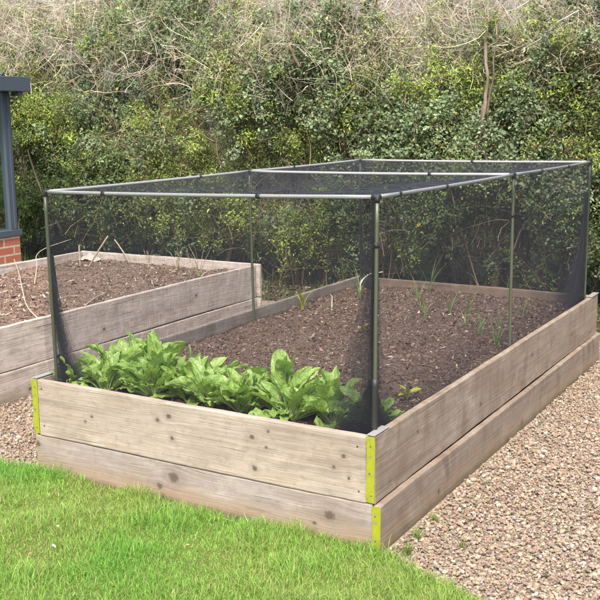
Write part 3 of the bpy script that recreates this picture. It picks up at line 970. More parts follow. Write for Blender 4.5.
trunk('trunk', [(.26, 4.75, 0), (.30, 4.62, .7), (.32, 4.42, .98), (.337, 4.22, 1.136), (.363, 4.2, 1.336), (.40, 4.2, 1.52)], .013, .009, (.17, .14, .105), 2)
trunk('trunk', [(.43, 4.75, 0), (.44, 4.62, .7), (.445, 4.4, .98), (.45, 4.24, 1.15), (.43, 4.22, 1.5), (.46, 4.3, 2.1)], .010, .006, (.16, .13, .10), 3)
trunk('trunk', [(.55, 4.60, 0), (.58, 4.50, .7), (.62, 4.36, 1.19), (.69, 4.33, 1.335), (.78, 4.35, 1.46), (.85, 4.42, 1.60), (.97, 4.50, 1.72), (1.1, 4.65, 1.9)], .030, .012, (.038, .030, .024), 4, 'thick dark leaning trunk')
trunk('trunk', [(-1.2, 4.25, 1.85), (-1.264, 4.24, 1.993), (-1.367, 4.3, 2.15)], .013, .008, (.13, .095, .07), 6)
rg = np.random.default_rng(5)
for k in range(22):
    x = HX0 + (k + .5 + rg.uniform(-.4, .4)) * (HX1 - HX0) / 22
    dx = rg.normal() * .25
    trunk('trunk', [(x, 4.75 + rg.normal() * .15, -.05), (x + dx * .3, 4.7, .7), (x + dx * .7, 4.68, 1.4), (x + dx, 4.75, 2.1)], rg.uniform(.022, .045), .012, (.13, .10, .075), 20 + k)

# weeds at the foot of the hedge
r = np.random.default_rng(14)
n = 9000
x = r.uniform(-5, 2.6, n); y = 3.55 + np.abs(r.normal(size=n)) * .45
k = r.random(n) < np.clip((fbm(np.stack([x, y, 0 * x], -1), 2.5, 95) - .42) * 5, 0.02, 1)
x, y = x[k], y[k]; n = len(x)
V, F = blades(np.stack([x, y, np.full(n, -.03)], -1), r.uniform(.05, .24, n), r.uniform(.003, .007, n), np.clip(r.normal(.5, .3, n), .05, 1), r)
c = pick(r, n, [(.12, .17, .04), (.17, .20, .06), (.30, .25, .13), (.08, .12, .03)], [3, 2, 1.3, 2])
tag(mesh_of('weeds', V, F, M_grass, col=np.repeat(c, 8, 0)), 'straggly grass and weeds along the foot of the hedge', 'weeds', kind='stuff')
n = 7000
x = r.uniform(-5, 2.6, n); y = r.uniform(3.5, 4.6, n)
ln = r.uniform(.015, .04, n)
c = pick(r, n, [(.14, .105, .07), (.09, .065, .045), (.22, .175, .12), (.06, .045, .03)], [3, 3, 1, 2])
tag(chips('leaf_litter', np.stack([x, y, np.full(n, -.018)], -1), ln, ln * .6, r, c, M_chip), 'dead brown leaves lying under the hedge', 'leaf litter', kind='stuff')

# ------------------------------------------------------------------ greenhouse at the left edge
gh = empty('greenhouse', (-3.70, 3.46, 0))
tag(gh, 'dark grey framed greenhouse on a red brick base at the left edge', 'greenhouse')
GL, GW, GS, GE = 3.2, 2.2, .43, 1.70          # length (towards -y), width (towards -x), sill, eave
boxmesh('brick_base', .11, GL, GS + .05, mat_brick(), gh, (-.055, -GL / 2, (GS - .05) / 2), .003)
boxmesh('brick_base', GW - .112, .11, GS + .05, bpy.data.materials['red_brick'], gh, (-.112 - (GW - .112) / 2, -.055, (GS - .05) / 2), .003)
boxmesh('brick_base', .11, GL - .112, GS + .05, bpy.data.materials['red_brick'], gh, (-GW + .055, -.112 - (GL - .112) / 2 , (GS - .05) / 2), .003)
boxmesh('sill', .15, GL + .02, .055, M_anth, gh, (-.060, -GL / 2 + .012, GS + .028), .004)
boxmesh('sill', GW - .16, .15, .055, M_anth, gh, (-.137 - (GW - .16) / 2, -.052, GS + .028), .004)
hp = GE - GS - .055
GL_M = mat_glass()
for j, yy in enumerate(np.linspace(-.045, -GL + .045, 5)):
    ps = boxmesh('post', .07, .085, hp, M_anth, gh, (-.045, yy, GS + .055 + hp / 2), .004)
    boxmesh('trim', .012, .030, hp - .01, M_anth, ps, (.040, 0.012, 0), .003)
    if j < 4:
        boxmesh('glass_pane', .006, (GL - .09) / 4 - .088, hp - .004, GL_M, gh, (-.045, yy - (GL - .09) / 8, GS + .055 + hp / 2), 0)
for j, xx in enumerate(np.linspace(-.045 - .7, -GW + .045, 3)):
    boxmesh('post', .085, .07, hp, M_anth, gh, (xx, -.045, GS + .055 + hp / 2), .004)
for j, xx in enumerate((-.395, -1.10, -1.80)):
    boxmesh('glass_pane', .60, .006, hp - .004, GL_M, gh, (xx, -.050, GS + .055 + hp / 2), 0)
boxmesh('gutter', .14, GL + .26, .128, M_anth, gh, (.03, -GL / 2 + .02, GE + .066), .006)
boxmesh('gutter_bracket', .10, .05, .035, M_anth, gh, (.03, .045, GE - .018), .004)
boxmesh('eave_beam', GW - .10, .12, .12, M_anth, gh, (-.045 - (GW - .10) / 2, -.04, GE + .062), .005)
# pitched glazed roof: two slopes of bars and panes, low enough to stay behind the gutter from the lawn
RH = .42
for sgn, x0 in ((1, -.03), (-1, -GW + .02)):
    x1 = -GW / 2
    bm = bmesh.new()
    vs = [bm.verts.new(v) for v in ((x0 - .05 * sgn, .02, GE + .135), (x0 - .05 * sgn, -GL, GE + .135), (x1, -GL, GE + .10 + RH), (x1, .02, GE + .10 + RH))]
    f = bm.faces.new(vs)
    ext = bmesh.ops.extrude_face_region(bm, geom=[f])
    for v in ext['geom']:
        if isinstance(v, bmesh.types.BMVert): v.co.z += .006
    me = bpy.data.meshes.new('roof_glass'); bm.to_mesh(me); bm.free(); me.materials.append(GL_M)
    ob = bpy.data.objects.new('roof_glass', me); COL.objects.link(ob); ob.parent = gh
    for yy in np.linspace(0.0, -GL, 6):
        V, F = tubes(np.array([[x0 - .05 * sgn, yy, GE + .150], [x1, yy, GE + .118 + RH]]), .014, 6, True)
        mesh_of('roof_bar', V, F, M_anth, gh, smooth=False)
V, F = tubes(np.array([[-GW / 2, .04, GE + .125 + RH], [-GW / 2, -GL - .02, GE + .125 + RH]]), .025, 8, True)
mesh_of('ridge', V, F, M_anth, gh, smooth=False)

# ------------------------------------------------------------------ cage frame
FLt, FRt, BRt, BLt = (np.array(v) for v in ((.075, .063, 1.160), (1.533, .063, 1.183), (1.510, 2.888, 1.172), (.041, 2.888, 1.168)))
FLb, FRb, BRb, BLb = (np.array(v) for v in ((.079, .063, .27), (1.524, .063, .27), (1.512, 2.888, .27), (.048, 2.888, .27)))
MLt, MRt = FLt * .47 + BLt * .53, FRt * .50 + BRt * .50
MLb, MRb = np.array([.062, MLt[1] + .01, .27]), np.array([1.526, MRt[1], .27])
cage = empty('cage_frame', (.78, 1.47, T))
CO = np.array([.78, 1.47, T])
tag(cage, 'thin aluminium tube frame with six poles standing inside the main bed', 'cage frame')
RT = .0072
def rod(name, a, b, rad, mat, sag=0.0, par=None, n=14):
    t = np.linspace(0, 1, n)[:, None]
    P = a * (1 - t) + b * t
    P[:, 2] -= sag * 4 * (t * (1 - t))[:, 0]
    V, F = tubes(P - CO, rad, 12, True)
    return mesh_of(name, V, F, mat, par or cage)
zr = np.array([0, 0, .0])
corner = {'fl': (FLt, FLb), 'fr': (FRt, FRb), 'br': (BRt, BRb), 'bl': (BLt, BLb), 'ml': (MLt, MLb), 'mr': (MRt, MRb)}
for kname, (a, b) in corner.items():
    p = rod('pole', b, a - np.array([0, 0, .016]), RT, M_pole)
def joint(c, dirs):
    Vs, Fs, o = [], [], 0
    for d in dirs:
        P = np.array([c - d * .004, c + d * .018])
        V, F = tubes(P - CO, RT * 1.18, 10, True)
        Vs.append(V); Fs.append([f + o for f in F]); o += len(V)
    return mesh_of('corner_joint', np.concatenate(Vs), [np.concatenate([f[0] for f in Fs]), np.concatenate([f[1] for f in Fs])], M_black, cage)
def un(a, b): return (b - a) / np.linalg.norm(b - a)
rails = [(FLt, FRt, .004), (BLt, BRt, .004), (FLt, MLt, .003), (MLt, BLt, .003), (FRt, MRt, .003), (MRt, BRt, .003), (MLt, MRt, .004)]
for a, b, s in rails:
    d = un(a, b)
    rod('top_rail', a + d * .012, b - d * .012, RT * .98, M_alu, s)
dn = np.array([0, 0, -1.0])
joint(FLt, [un(FLt, FRt), un(FLt, MLt), dn]); joint(FRt, [un(FRt, FLt), un(FRt, MRt), dn])
joint(BRt, [un(BRt, BLt), un(BRt, MRt), dn]); joint(BLt, [un(BLt, BRt), un(BLt, MLt), dn])
joint(MLt, [un(MLt, FLt), un(MLt, BLt), un(MLt, MRt), dn]); joint(MRt, [un(MRt, FRt), un(MRt, BRt), un(MRt, MLt), dn])

# clips that hold the net to the tubes
def clip(P, d, par):
    q = np.array([P - d * .008, P + d * .008])
    V, F = tubes(q - CO, RT * 1.35, 10, True)
    s = norm(np.cross(d, np.array([.3, .2, 1.0])))
    tail = np.array([P, P + s * .010 + np.array([0, 0, .006]), P + s * .014 + np.array([0, 0, .011])])
    V2, F2 = tubes(tail - CO, .0016, 5, True)
    mesh_of('clip', np.concatenate([V, V2]), [F[0], F[1], F2[0] + len(V), F2[1] + len(V)], M_black, par)
for a, b, ts in ((FLt, FRt, (.21, .69)), (FLt, MLt, (.7,)), (MLt, BLt, (.35,)), (FRt, MRt, (.12, .42)), (MRt, BRt, (.3, .65)), (MLt, MRt, (.72,)), (BLt, BRt, (.52,))):
    for t in ts:
        clip(a * (1 - t) + b * t + np.array([0, 0, -.012 * t * (1 - t)]), un(a, b), cage)
for (a, b), t in ((corner['fr'], .17), (corner['mr'], .2)):
    clip(a * (1 - t) + b * t, dn, cage)
# black sleeve at the foot of the front right pole
rod('pole_sleeve', FRb, FRb * .66 + FRt * .34, RT * 1.5, M_black)

# ------------------------------------------------------------------ netting: every thread is real
PITCH, TR = .0060, .00030
NV, NF, NO = [], [], 0
def add_threads(P, rad=TR):
    global NO
    V, F = tubes(P, rad, 3)
    NV.append(V); NF.append(F + NO); NO += len(V)
def net_sheet(Sf, lu, lv, nu_s, nv_s, rad=TR, pitch=PITCH):
    """Sf(u,v)->(...,3); threads along both directions of a cloth lu x lv metres"""
    nu, nv = max(2, int(lu / pitch)), max(2, int(lv / pitch))
    u, v = np.meshgrid(np.linspace(0, 1, nu), np.linspace(0, 1, nv_s), indexing='ij')
    add_threads(Sf(u, v), rad)
    v, u = np.meshgrid(np.linspace(0, 1, nv), np.linspace(0, 1, nu_s), indexing='ij')
    add_threads(Sf(u, v), rad)
def wall(At, Bt, Ab, Bb, nrm, seed, amp=.012, bulge=None, v_end=None):
    nrm = np.array(nrm)
    def Sf(u, v):
        uu = u[..., None]; vv = v[..., None]
        top = At * (1 - uu) + Bt * uu + nrm * (RT * 1.5) + np.array([0, 0, RT])
        bot = Ab * (1 - uu) + Bb * uu
        P = top * (1 - vv) + bot * vv
        q = np.stack([u * 3.0, v * .5, 0 * u], -1)
        f = (fbm(q, 2.0, seed, 3) - .5) * 2 * amp * (v ** .8) * np.sin(np.pi * np.clip(u, 0, 1)) ** .3
        f = f + .010 * np.sin(np.pi * u) * np.sin(np.pi * v)
        P = P - nrm * f[..., None]
        if bulge is not None: P = P + nrm * bulge(u, v)[..., None]
        return P
    lu = np.linalg.norm(Bt - At); lv = np.linalg.norm(Ab - At)
    net_sheet(Sf, lu, lv, int(lu / .05), 18)
zb = T - .085
def foot(p, dx, dy, z=zb): return np.array([p[0] + dx, p[1] + dy, z])
wall(FLt, FRt, foot(FLb, 0, -.010), foot(FRb, 0, -.010), (0, -1, 0), 101)
wall(FRt, BRt, foot(FRb, .004, 0), foot(BRb, .002, 0), (1, 0, 0), 104)
wall(BLt, BRt, foot(BLb, 0, .006), foot(BRb, 0, .006), (0, 1, 0), 107)
wall(FLt, BLt, foot(FLb, -.012, 0), foot(BLb, -.003, 0), (-1, 0, 0), 110, .012,
     lambda u, v: .085 * np.exp(-((u - .045) / .055) ** 2) * np.clip(np.sin(np.pi * np.clip((v - .35) / .65, 0, 1)), 0, 1) ** .8)
def top_sheet(At, Bt, Ct, Dt, seed):
    def Sf(u, v):
        uu, vv = u[..., None], v[..., None]
        P = (At * (1 - uu) + Bt * uu) * (1 - vv) + (Dt * (1 - uu) + Ct * uu) * vv
        q = np.stack([u * 2, v * 2, 0 * u], -1)
        P[..., 2] += -RT * .5 - .004 * 4 * (u * (1 - u)) - .030 * (np.sin(np.pi * u) * np.sin(np.pi * v)) ** .8 + .016 * (fbm(q, 3, seed) - .5) * np.sin(np.pi * u) * np.sin(np.pi * v) * 2
        return P
    net_sheet(Sf, np.linalg.norm(Bt - At), np.linalg.norm(Dt - At), 26, 26, .00021, .0076)
top_sheet(FLt, FRt, MRt, MLt, 113)
top_sheet(MLt, MRt, BRt, BLt, 115)

def gather(c_top, c_bot, d, side, wt, wb, layers, v0, seed, zlow=0.0, pw=2.2):
    """surplus net hanging in pleats beside a pole; d along the side, side = inward"""
    d, side = np.array(d, float), np.array(side, float)
    rg = np.random.default_rng(seed)
    ph = rg.uniform(0, 6, layers + 2)
    def Sf(u, v):
        vv = v0 + (1 - v0) * v
        s = u * layers
        i = np.floor(s)
        tri = np.abs((s % 2) - 1)
        w = (wt + (wb - wt) * v ** pw) * (.75 + .35 * np.sin(ph[np.clip(i, 0, layers).astype(int)] * 3))
        P = c_top * (1 - vv[..., None]) + c_bot * vv[..., None]
        off = d * ((1 - tri) * w)[..., None] + side * (.006 + .0055 * s * (.3 + v))[..., None]
        wob = .010 * (fbm(np.stack([s * .7, v * 3, 0 * s + seed], -1), 1.0, seed, 2) - .5) * 2
        P = P + off + side * (wob * v)[..., None] + d * (wob * .8 * v)[..., None]
        P[..., 2] -= zlow * v * (1 - tri)
        return P
    lu = layers * (wb + wt) / 2
    lv = np.linalg.norm(c_bot - c_top) * (1 - v0)
    net_sheet(Sf, lu, lv, layers * 8, 14, TR, PITCH * .95)
fl0, fr0, br0, bl0 = (foot(p, 0, 0, T - .075) for p in (FLb, FRb, BRb, BLb))
gather(FLt, fl0, (1, .15, 0), (0, 1, 0), .012, .20, 4, .40, 201, pw=2.6)
gather(FLt, fl0, (1, .2, 0), (0, 1, 0), .05, .32, 6, .80, 211, pw=1.2)
gather(FLt, fl0, (.1, 1, 0), (1, 0, 0), .010, .16, 6, .30, 202, pw=2.5)
gather(FRt, fr0, (-1, .1, 0), (0, 1, 0), .03, .24, 5, .0, 203, pw=2.0)
gather(FRt, fr0, (-1, .2, 0), (0, 1, 0), .03, .22, 7, .72, 213, pw=1.3)
gather(FRt, fr0, (0, 1, 0), (-1, 0, 0), .04, .22, 4, .15, 204, pw=2.6)
gather(FRt, fr0, (-.1, 1, 0), (-1, 0, 0), .03, .24, 6, .74, 214, pw=1.3)
gather(BRt, br0, (-.12, -1, 0), (-1, 0, 0), .03, .50, 4, .25, 205, pw=2.6)
gather(BRt, br0, (-1, -.15, 0), (0, -1, 0), .03, .26, 3, .2, 206, pw=2.2)
gather(BLt, bl0, (1, -.1, 0), (0, -1, 0), .02, .16, 4, .2, 207, pw=2.0)
net = mesh_of('netting', np.concatenate(NV) - CO, np.concatenate(NF), M_net, loc=tuple(CO))
tag(net, 'fine black mesh netting draped over the cage frame, bunched at the corners', 'netting')

# ------------------------------------------------------------------ chard plants along the front of the main bed
def chard_leaf(name, parent, rg, az, tilt, blade, width, stalk):
    nu, nv = 11, 17
    s = np.linspace(0, 1, nv)
    # spine: stalk then blade, arching outwards
    tot = stalk + blade
    m_ = 40
    tt = np.linspace(0, 1, m_)
    curl = rg.uniform(.3, 1.5)
    ang = tilt + curl * tt ** 2.0 * .9
    dx, dz = np.sin(ang), np.cos(ang)
    X = np.concatenate([[0], np.cumsum((dx[1:] + dx[:-1]) / 2)]) * tot / (m_ - 1)
    Z = np.concatenate([[0], np.cumsum((dz[1:] + dz[:-1]) / 2)]) * tot / (m_ - 1)
    b0 = stalk / tot
    sb = b0 + (1 - b0) * s
    cx, cz, ca = np.interp(sb, tt, X), np.interp(sb, tt, Z), np.interp(sb, tt, ang)
    hw = width * .5 * np.clip(np.sin(np.pi * np.clip(s, 0, 1) ** .85) ** .62, 0, 1) * (1 - .15 * s)
    hw = np.maximum(hw, .004 * (1 - s) + .0008)
    a = np.linspace(-1, 1, nu)
    cup = rg.uniform(.15, .55)
    twist = rg.normal() * .8
    ruff = rg.uniform(.10, .26)
    crk = rg.uniform(.10, .2)
    ph = rg.uniform(0, 6.28, 3)
    V = np.zeros((nv, nu, 3)); UV = np.zeros((nv, nu, 3))
    for i in range(nv):
        nx_, nz_ = -math.cos(ca[i]), math.sin(ca[i])     # leaf upper normal
        lat = hw[i] * a
        lift = hw[i] * (cup * np.abs(a) ** 1.5 + ruff * np.abs(a) * (np.sin(s[i] * 15 + ph[0] + a * 1.5) + .6 * np.sin(s[i] * 27 + ph[1] - a * 2)) + crk * np.sin(a * 5 + s[i] * 13 + ph[2]) * np.sin(a * 3 - s[i] * 21 + ph[0]))
        tw = twist * s[i]
        lx, ln_ = lat * math.cos(tw) - lift * math.sin(tw), lat * math.sin(tw) + lift * math.cos(tw)
        V[i, :, 0] = cx[i] + ln_ * nx_
        V[i, :, 1] = lx
        V[i, :, 2] = cz[i] + ln_ * nz_
        UV[i, :, 0] = np.abs(a); UV[i, :, 1] = s[i]
    UV[..., 2] = rg.uniform(0, 1) ** 1.5
    iN = np.arange(nv * nu).reshape(nv, nu)
    F = np.stack([iN[:-1, :-1], iN[:-1, 1:], iN[1:, 1:], iN[1:, :-1]], -1).reshape(-1, 4)
    k = np.linspace(0, min(.97, b0 + .35), 9)
    P = np.stack([np.interp(k, tt, X), 0 * k, np.interp(k, tt, Z) - .001], -1)
    V2, F2 = tubes(P, np.linspace(.0052, .0022, 9), 6)
    UV2 = np.zeros((len(V2), 3)); UV2[:, 1] = .1
    ca_, sa_ = math.cos(az), math.sin(az)
    VV = np.concatenate([V.reshape(-1, 3), V2])
    VV = np.stack([VV[:, 0] * ca_ - VV[:, 1] * sa_, VV[:, 0] * sa_ + VV[:, 1] * ca_, VV[:, 2]], -1)
    VV[:, :2] += np.array([ca_, sa_]) * .008
    gx, gy, gz = parent.location
    VV[:, 1] += np.maximum(0, .056 - (VV[:, 1] + gy))
    VV[:, 0] += np.maximum(0, .066 - (VV[:, 0] + gx))
    low = np.clip((T + .012 - (VV[:, 2] + gz)) / .02, 0, 1)
    VV[:, 1] += low * np.maximum(0, TH + .014 - (VV[:, 1] + gy))
    VV[:, 0] -= low * np.maximum(0, (VV[:, 0] + gx) - (W - .016 - TH - .012))
    VV[:, 0] += low * np.maximum(0, TH + .012 - (VV[:, 0] + gx))
    ob = mesh_of(name, VV, np.concatenate([F, F2 + nv * nu]), M_chard, parent, extra=[('uvx', np.concatenate([UV.reshape(-1, 3), UV2]))])
    return ob

plants = [  # x, y, scale, leaves, label
    (.130, .180, .85, 11, 'leafy chard plant darkened behind the bunched net by the front left pole'),
    (.285, .170, .85, 11, 'low chard plant hugging the front board near the left end'),
    (.215, .300, 1.00, 13, 'second chard plant from the front left pole, under the net folds'),
    (.205, .480, 1.02, 12, 'chard plant rising furthest back at the left end of the row'),
    (.375, .400, 1.08, 14, 'tall chard plant with upright leaves against the left bed seam'),
    (.470, .235, .95, 14, 'low spreading chard plant just behind the front board left of centre'),
    (.600, .315, 1.00, 14, 'chard plant with a broad pale flat leaf in the middle of the row'),
    (.770, .230, .90, 14, 'small chard plant in the dip of the row behind the front board centre'),
    (.915, .240, 1.02, 15, 'bright chard plant right of the dip with leaves over the board edge'),
    (.985, .410, 1.10, 13, 'tall chard plant reaching highest in the right half of the row'),
    (1.120, .245, 1.02, 15, 'full chard plant nearest the bunched net at the row right end'),
    (.690, .360, .95, 10, 'chard plant at the back of the row between centre and the dip'),
    (1.270, .290, 1.0, 12, 'chard plant half hidden behind the net bunched by the front right pole'),
    (1.410, .330, .85, 7, 'small chard plant beyond the front right pole beside the side board'),
]
for k, (x, y, sc, nl, lab) in enumerate(plants):
    rg = np.random.default_rng(300 + k)
    y -= .045
    pl = empty('chard_plant', (x, y, float(soil_z(np.array(x), np.array(y), SOIL1, 31)) - .008))
    tag(pl, lab, 'chard', 'chard plants in a row behind the front board')
    nl = int(nl * 3.0)
    for j in range(nl):
        az = j * 2.399 + rg.normal() * .3
        inner = j / nl
        tilt = .06 + (1 - inner) ** 1.0 * 1.05 + rg.normal() * .25
        bl_ = sc * rg.choice([rg.uniform(.07, .11), rg.uniform(.10, .155), rg.uniform(.12, .185)]) * (1 - .10 * inner)
        chard_leaf('leaf', pl, rg, az, tilt, bl_, bl_ * rg.uniform(.34, .52), sc * rg.uniform(.045, .085))

# ------------------------------------------------------------------ seedlings in the main bed
def shoot(x, y, n, h, col, label, name='onion_shoot', lean=.35, width=.005, seed=0, cat='seedling', group='young onion shoots in the netted bed', base=None):
    rg = np.random.default_rng(700 + seed)
    z0 = float(soil_z(np.array(x), np.array(y), SOIL1, 31)) - .006 if base is None else base
    P = np.zeros((n, 3)) + rg.normal(size=(n, 3)) * [.006, .006, 0]
    V, F = blades(P, h * rg.uniform(.65, 1.1, n), width * rg.uniform(.7, 1.2, n), np.clip(rg.normal(lean, .2, n), .03, .95), rg, 6)
    c = np.array(col) * rg.lognormal(0, .15, (n, 1))
    ob = mesh_of(name, V, F, M_grass, col=np.repeat(c, 12, 0), loc=(x, y, z0))
    tag(ob, label, cat, group)
    return ob
gcol = (.20, .27, .11)
sh = [(.838, 2.107, 5, .10, 'onion shoot tuft left of centre, nearest of the sprouting rows'),
      (.930, 2.246, 4, .12, 'slim onion shoots just right of the leftmost tuft'),
      (.589, 2.583, 4, .13, 'onion shoots set back towards the left rear corner'),
      (.560, 2.830, 3, .20, 'tallest thin onion shoots rising above the back board'),
      (1.252, 1.843, 6, .10, 'bushy onion tuft left of the right middle pole'),
      (1.400, 1.690, 6, .10, 'pale feathery onion tuft beside the right side board'),
      (1.253, 2.114, 4, .09, 'small onion tuft behind the right middle pole tuft'),
      (1.143, 1.919, 5, .08, 'short onion tuft between the bushy tuft and bed centre'),
      (1.000, 2.350, 4, .10, 'onion shoots in the middle of the rear row'),
      (1.300, 2.420, 4, .09, 'onion shoots towards the right rear corner'),
      (.700, 2.380, 4, .10, 'onion shoots between the left tuft and rear corner')]
for k, (x, y, n_, h, lab) in enumerate(sh):
    shoot(x, y, n_ * 2 + 1, h * 1.45, gcol, lab, seed=k, lean=.5)
shoot(.275, 2.424, 7, .24, (.14, .20, .08), 'tall drooping leek leaves seen just left of the front pole', 'leek', .45, .009, 31, 'leek', None)
shoot(.12, 1.99, 12, .17, (.34, .35, .07), 'yellow-green leafy clump against the left side board', 'yellowing_plant', .5, .012, 32, 'plant', None)
def curl_leaf(pts, r0, col, name, label, cat):
    P = smooth_path(np.array(pts) - np.array(pts[0]), 14)
    V, F = tubes(P, np.linspace(r0, r0 * .35, 14), 6)
    ob = mesh_of(name, V, F, M_twig, col=np.tile(col, (len(V), 1)), loc=pts[0])
    tag(ob, label, cat)
s_ = SOIL1
curl_leaf([(.30, 2.02, s_ - .01), (.30, 2.02, s_ + .05), (.285, 2.05, s_ + .085), (.25, 2.09, s_ + .09)], .004, (.42, .47, .32), 'onion_leaf', 'pale bent onion leaf arching over near the left side board', 'onion leaf')
curl_leaf([(.135, 2.70, s_ - .01), (.13, 2.72, s_ + .05), (.16, 2.78, s_ + .10), (.235, 2.83, s_ + .115)], .008, (.48, .50, .40), 'onion_leaf', 'thick whitish curved onion leaf in the left rear corner', 'onion leaf')
def small_leafy(x, y, z, n, sc, col, label, name, cat, seed):
    rg = np.random.default_rng(seed)
    a = rg.uniform(0, 6.28, n)
    D = norm(np.stack([np.cos(a), np.sin(a), rg.uniform(.1, .9, n)], -1))
    Nn = norm(np.array([0, 0, 1.0]) + rg.normal(size=(n, 3)) * .3)
    P = D * np.array([.4, .4, .8]) * sc * .6 + np.array([0, 0, .02])
    V, F, C = leaves_from(P, D, Nn, np.full(n, sc) * rg.uniform(.7, 1.1, n), np.full(n, sc * .6), np.full(n, .3), np.array(col) * rg.lognormal(0, .12, (n, 1)), rg)
    st = np.stack([np.zeros((n, 3)), P * .6 + [0, 0, .004], P], 1)
    V2, F2 = tubes(st, .0016, 4)
    ob = mesh_of(name, np.concatenate([V, V2]), np.concatenate([F, F2 + len(V)]), M_leaf, col=np.concatenate([C, np.tile(np.array(col), (len(V2), 1))]), loc=(x, y, z))
    tag(ob, label, cat)
small_leafy(.70, 1.62, s_, 4, .055, (.42, .38, .09), 'yellowing fallen leaf cluster lying on the soil left of the front pole', 'yellow_leaves', 'dead leaves', 41)
small_leafy(1.405, .60, s_ + .01, 5, .05, (.36, .42, .05), 'tiny lime green seedling poking over the right side board', 'seedling', 'seedling', 42)

# ------------------------------------------------------------------ left bed: dry stalks, canes, peg
def stick(pts, r0, r1, col, name, label, cat, group=None, sides=6):
    P = smooth_path(np.array(pts, float) - np.array(pts[0]), 18)
    V, F = tubes(P, np.linspace(r0, r1, 18), sides, True)
    c = np.array(col) * (1 + .3 * (vnoise(V, 40, 17)[:, None] - .5))
    ob = mesh_of(name, V, F, M_twig, col=c, loc=tuple(pts[0]))
    tag(ob, label, cat, group)
z2 = SOIL2 + .008
g_ = 'dry stalks and canes in the left bed'
stick([(-1.02, 1.05, z2), (-1.30, 1.23, z2 + .02), (-1.62, 1.50, z2 + .05), (-1.95, 1.79, z2 + .09), (-2.30, 2.08, z2 + .12), (-2.45, 2.22, z2 + .10)], .0048, .0025, (.38, .31, .24), 'dry_stalk', 'long pale dry stalk snaking across the left bed to its near edge', 'dry stalk', g_)
stick([(-1.95, 1.92, z2), (-2.05, 2.05, z2 + .10), (-2.13, 2.13, z2 + .16), (-2.20, 2.30, z2 + .19), (-2.10, 2.45, z2 + .24)], .0042, .0022, (.36, .29, .22), 'dry_stalk', 'bent dry stalk standing up behind the front left pole', 'dry stalk', g_)
stick([(-2.244, 2.677, z2 - .04), (-2.244, 2.68, z2 + .16)], .006, .0055, (.42, .35, .27), 'wooden_peg', 'short upright wooden peg near the far left bed corner', 'peg')
stick([(-2.19, 2.70, z2 - .02), (-2.10, 2.72, z2 + .11), (-2.013, 2.75, z2 + .235)], .0068, .006, (.38, .32, .25), 'garden_cane', 'pale flat cane leaning in the back of the left bed', 'cane', g_)
stick([(-2.02, 3.00, z2 - .02), (-2.10, 3.01, z2 + .08), (-2.19, 3.02, z2 + .17)], .006, .005, (.34, .29, .23), 'garden_cane', 'greyish short cane tilted the other way beside the back board', 'cane', g_)
stick([(-1.10, 1.50, z2), (-1.17, 1.66, z2 + .012), (-1.26, 1.87, z2 + .006)], .006, .004, (.36, .29, .22), 'dry_stalk', 'short straight dry stalk lying flat by the near side board', 'dry stalk', g_)
rg = np.random.default_rng(63)
for k, (x, y, h, lab) in enumerate([(-1.45, 2.85, .20, 'bunch of wiry dead stems at the rear right of the left bed'), (-1.15, 2.72, .26, 'tall spindly dead stems nearest the left bed right rear corner'), (-1.75, 2.90, .16, 'low dead stems along the back board of the left bed')]):
    n_ = 9
    P = np.zeros((n_, 8, 3))
    d = norm(np.stack([rg.normal(size=n_) * .4, rg.normal(size=n_) * .25, np.ones(n_)], -1))
    for j in range(1, 8):
        d = norm(d + rg.normal(size=(n_, 3)) * .14)
        P[:, j] = P[:, j - 1] + d * h / 7 * rg.uniform(.7, 1.15, (n_, 1))
    P[:, 0] += rg.normal(size=(n_, 3)) * [.03, .03, 0]
    V, F = tubes(P, np.linspace(.0028, .0010, 8), 4)
    ob = mesh_of('dead_stems', V, F, M_twig, col=np.repeat(pick(rg, n_, [(.45, .38, .26), (.32, .25, .17), (.30, .30, .15)], [2, 2, 1]), 32, 0), loc=(x, y, z2 - .01))
    tag(ob, lab, 'dead stems')
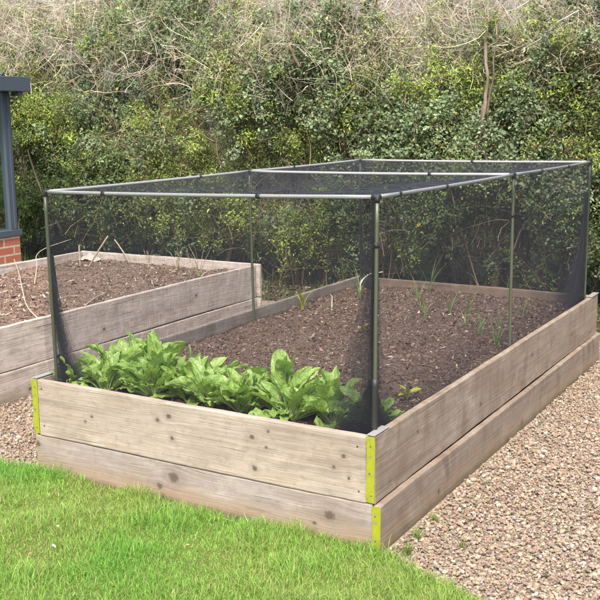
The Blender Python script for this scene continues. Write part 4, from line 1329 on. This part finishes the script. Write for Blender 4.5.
# crumpled pale plastic in the far corner
X, Y = np.meshgrid(np.linspace(-.09, .09, 16), np.linspace(-.05, .05, 12), indexing='ij')
Z = .05 * np.exp(-(X / .06) ** 2 - (Y / .04) ** 2) + .035 * (fbm(np.stack([X, Y, 0 * X], -1), 30, 97) - .4)
i = np.arange(16 * 12).reshape(16, 12)
F = np.stack([i[:-1, :-1], i[1:, :-1], i[1:, 1:], i[:-1, 1:]], -1).reshape(-1, 4)
ob = mesh_of('crumpled_fleece', np.stack([X, Y, Z], -1), F, M_chip, col=np.tile((.40, .37, .32), (192, 1)), loc=(-2.40, 2.96, T - .055), smooth=False)
tag(ob, 'scrap of crumpled whitish fleece in the far corner of the left bed', 'fleece scrap')

# ------------------------------------------------------------------ small things on gravel and lawn
def tuft(x, y, n, h, lab, seed, col=(.15, .21, .05)):
    shoot(x, y, n, h, col, lab, 'grass_tuft', .6, .003, seed, 'grass tuft', 'grass tufts by the side board', base=-.004)
tuft(1.665, .03, 46, .06, 'grass tuft at the foot of the front right corner', 51)
tuft(1.640, .16, 34, .055, 'grass tuft along the side board just past the corner', 52)
tuft(1.635, .33, 24, .045, 'smallest grass tuft furthest along the side board', 53)
tuft(1.80, .17, 24, .035, 'grass tuft growing alone in the gravel away from the board', 54, (.17, .20, .06))
tuft(.035, -.03, 20, .05, 'dark weed tuft at the foot of the front left corner', 55, (.09, .11, .04))
for k, (x, y, c, lab) in enumerate([(.52, -.42, (.66, .60, .42), 'cream petal lying on the lawn near the left of the picture'), (.62, -.545, (.72, .70, .64), 'whitish petal lying on the lawn below the cream one'), (.60, -.62, (.45, .24, .14), 'curled reddish brown leaf lying on the lawn'), (1.02, -.33, (.50, .36, .22), 'dry tan leaf lying on the lawn below the front board')]):
    rg = np.random.default_rng(880 + k)
    V, F, C = leaves_from(np.zeros((1, 3)), norm(rg.normal(size=(1, 3)) * [1, 1, .15]), np.array([[0, 0, 1.0]]), np.array([.018]), np.array([.013]), np.array([.5]), np.array([c]), rg)
    ob = mesh_of('fallen_leaf', V, F, M_leaf, col=C, loc=(x, y, .036))
    tag(ob, lab, 'fallen leaf', 'fallen leaves on the lawn')
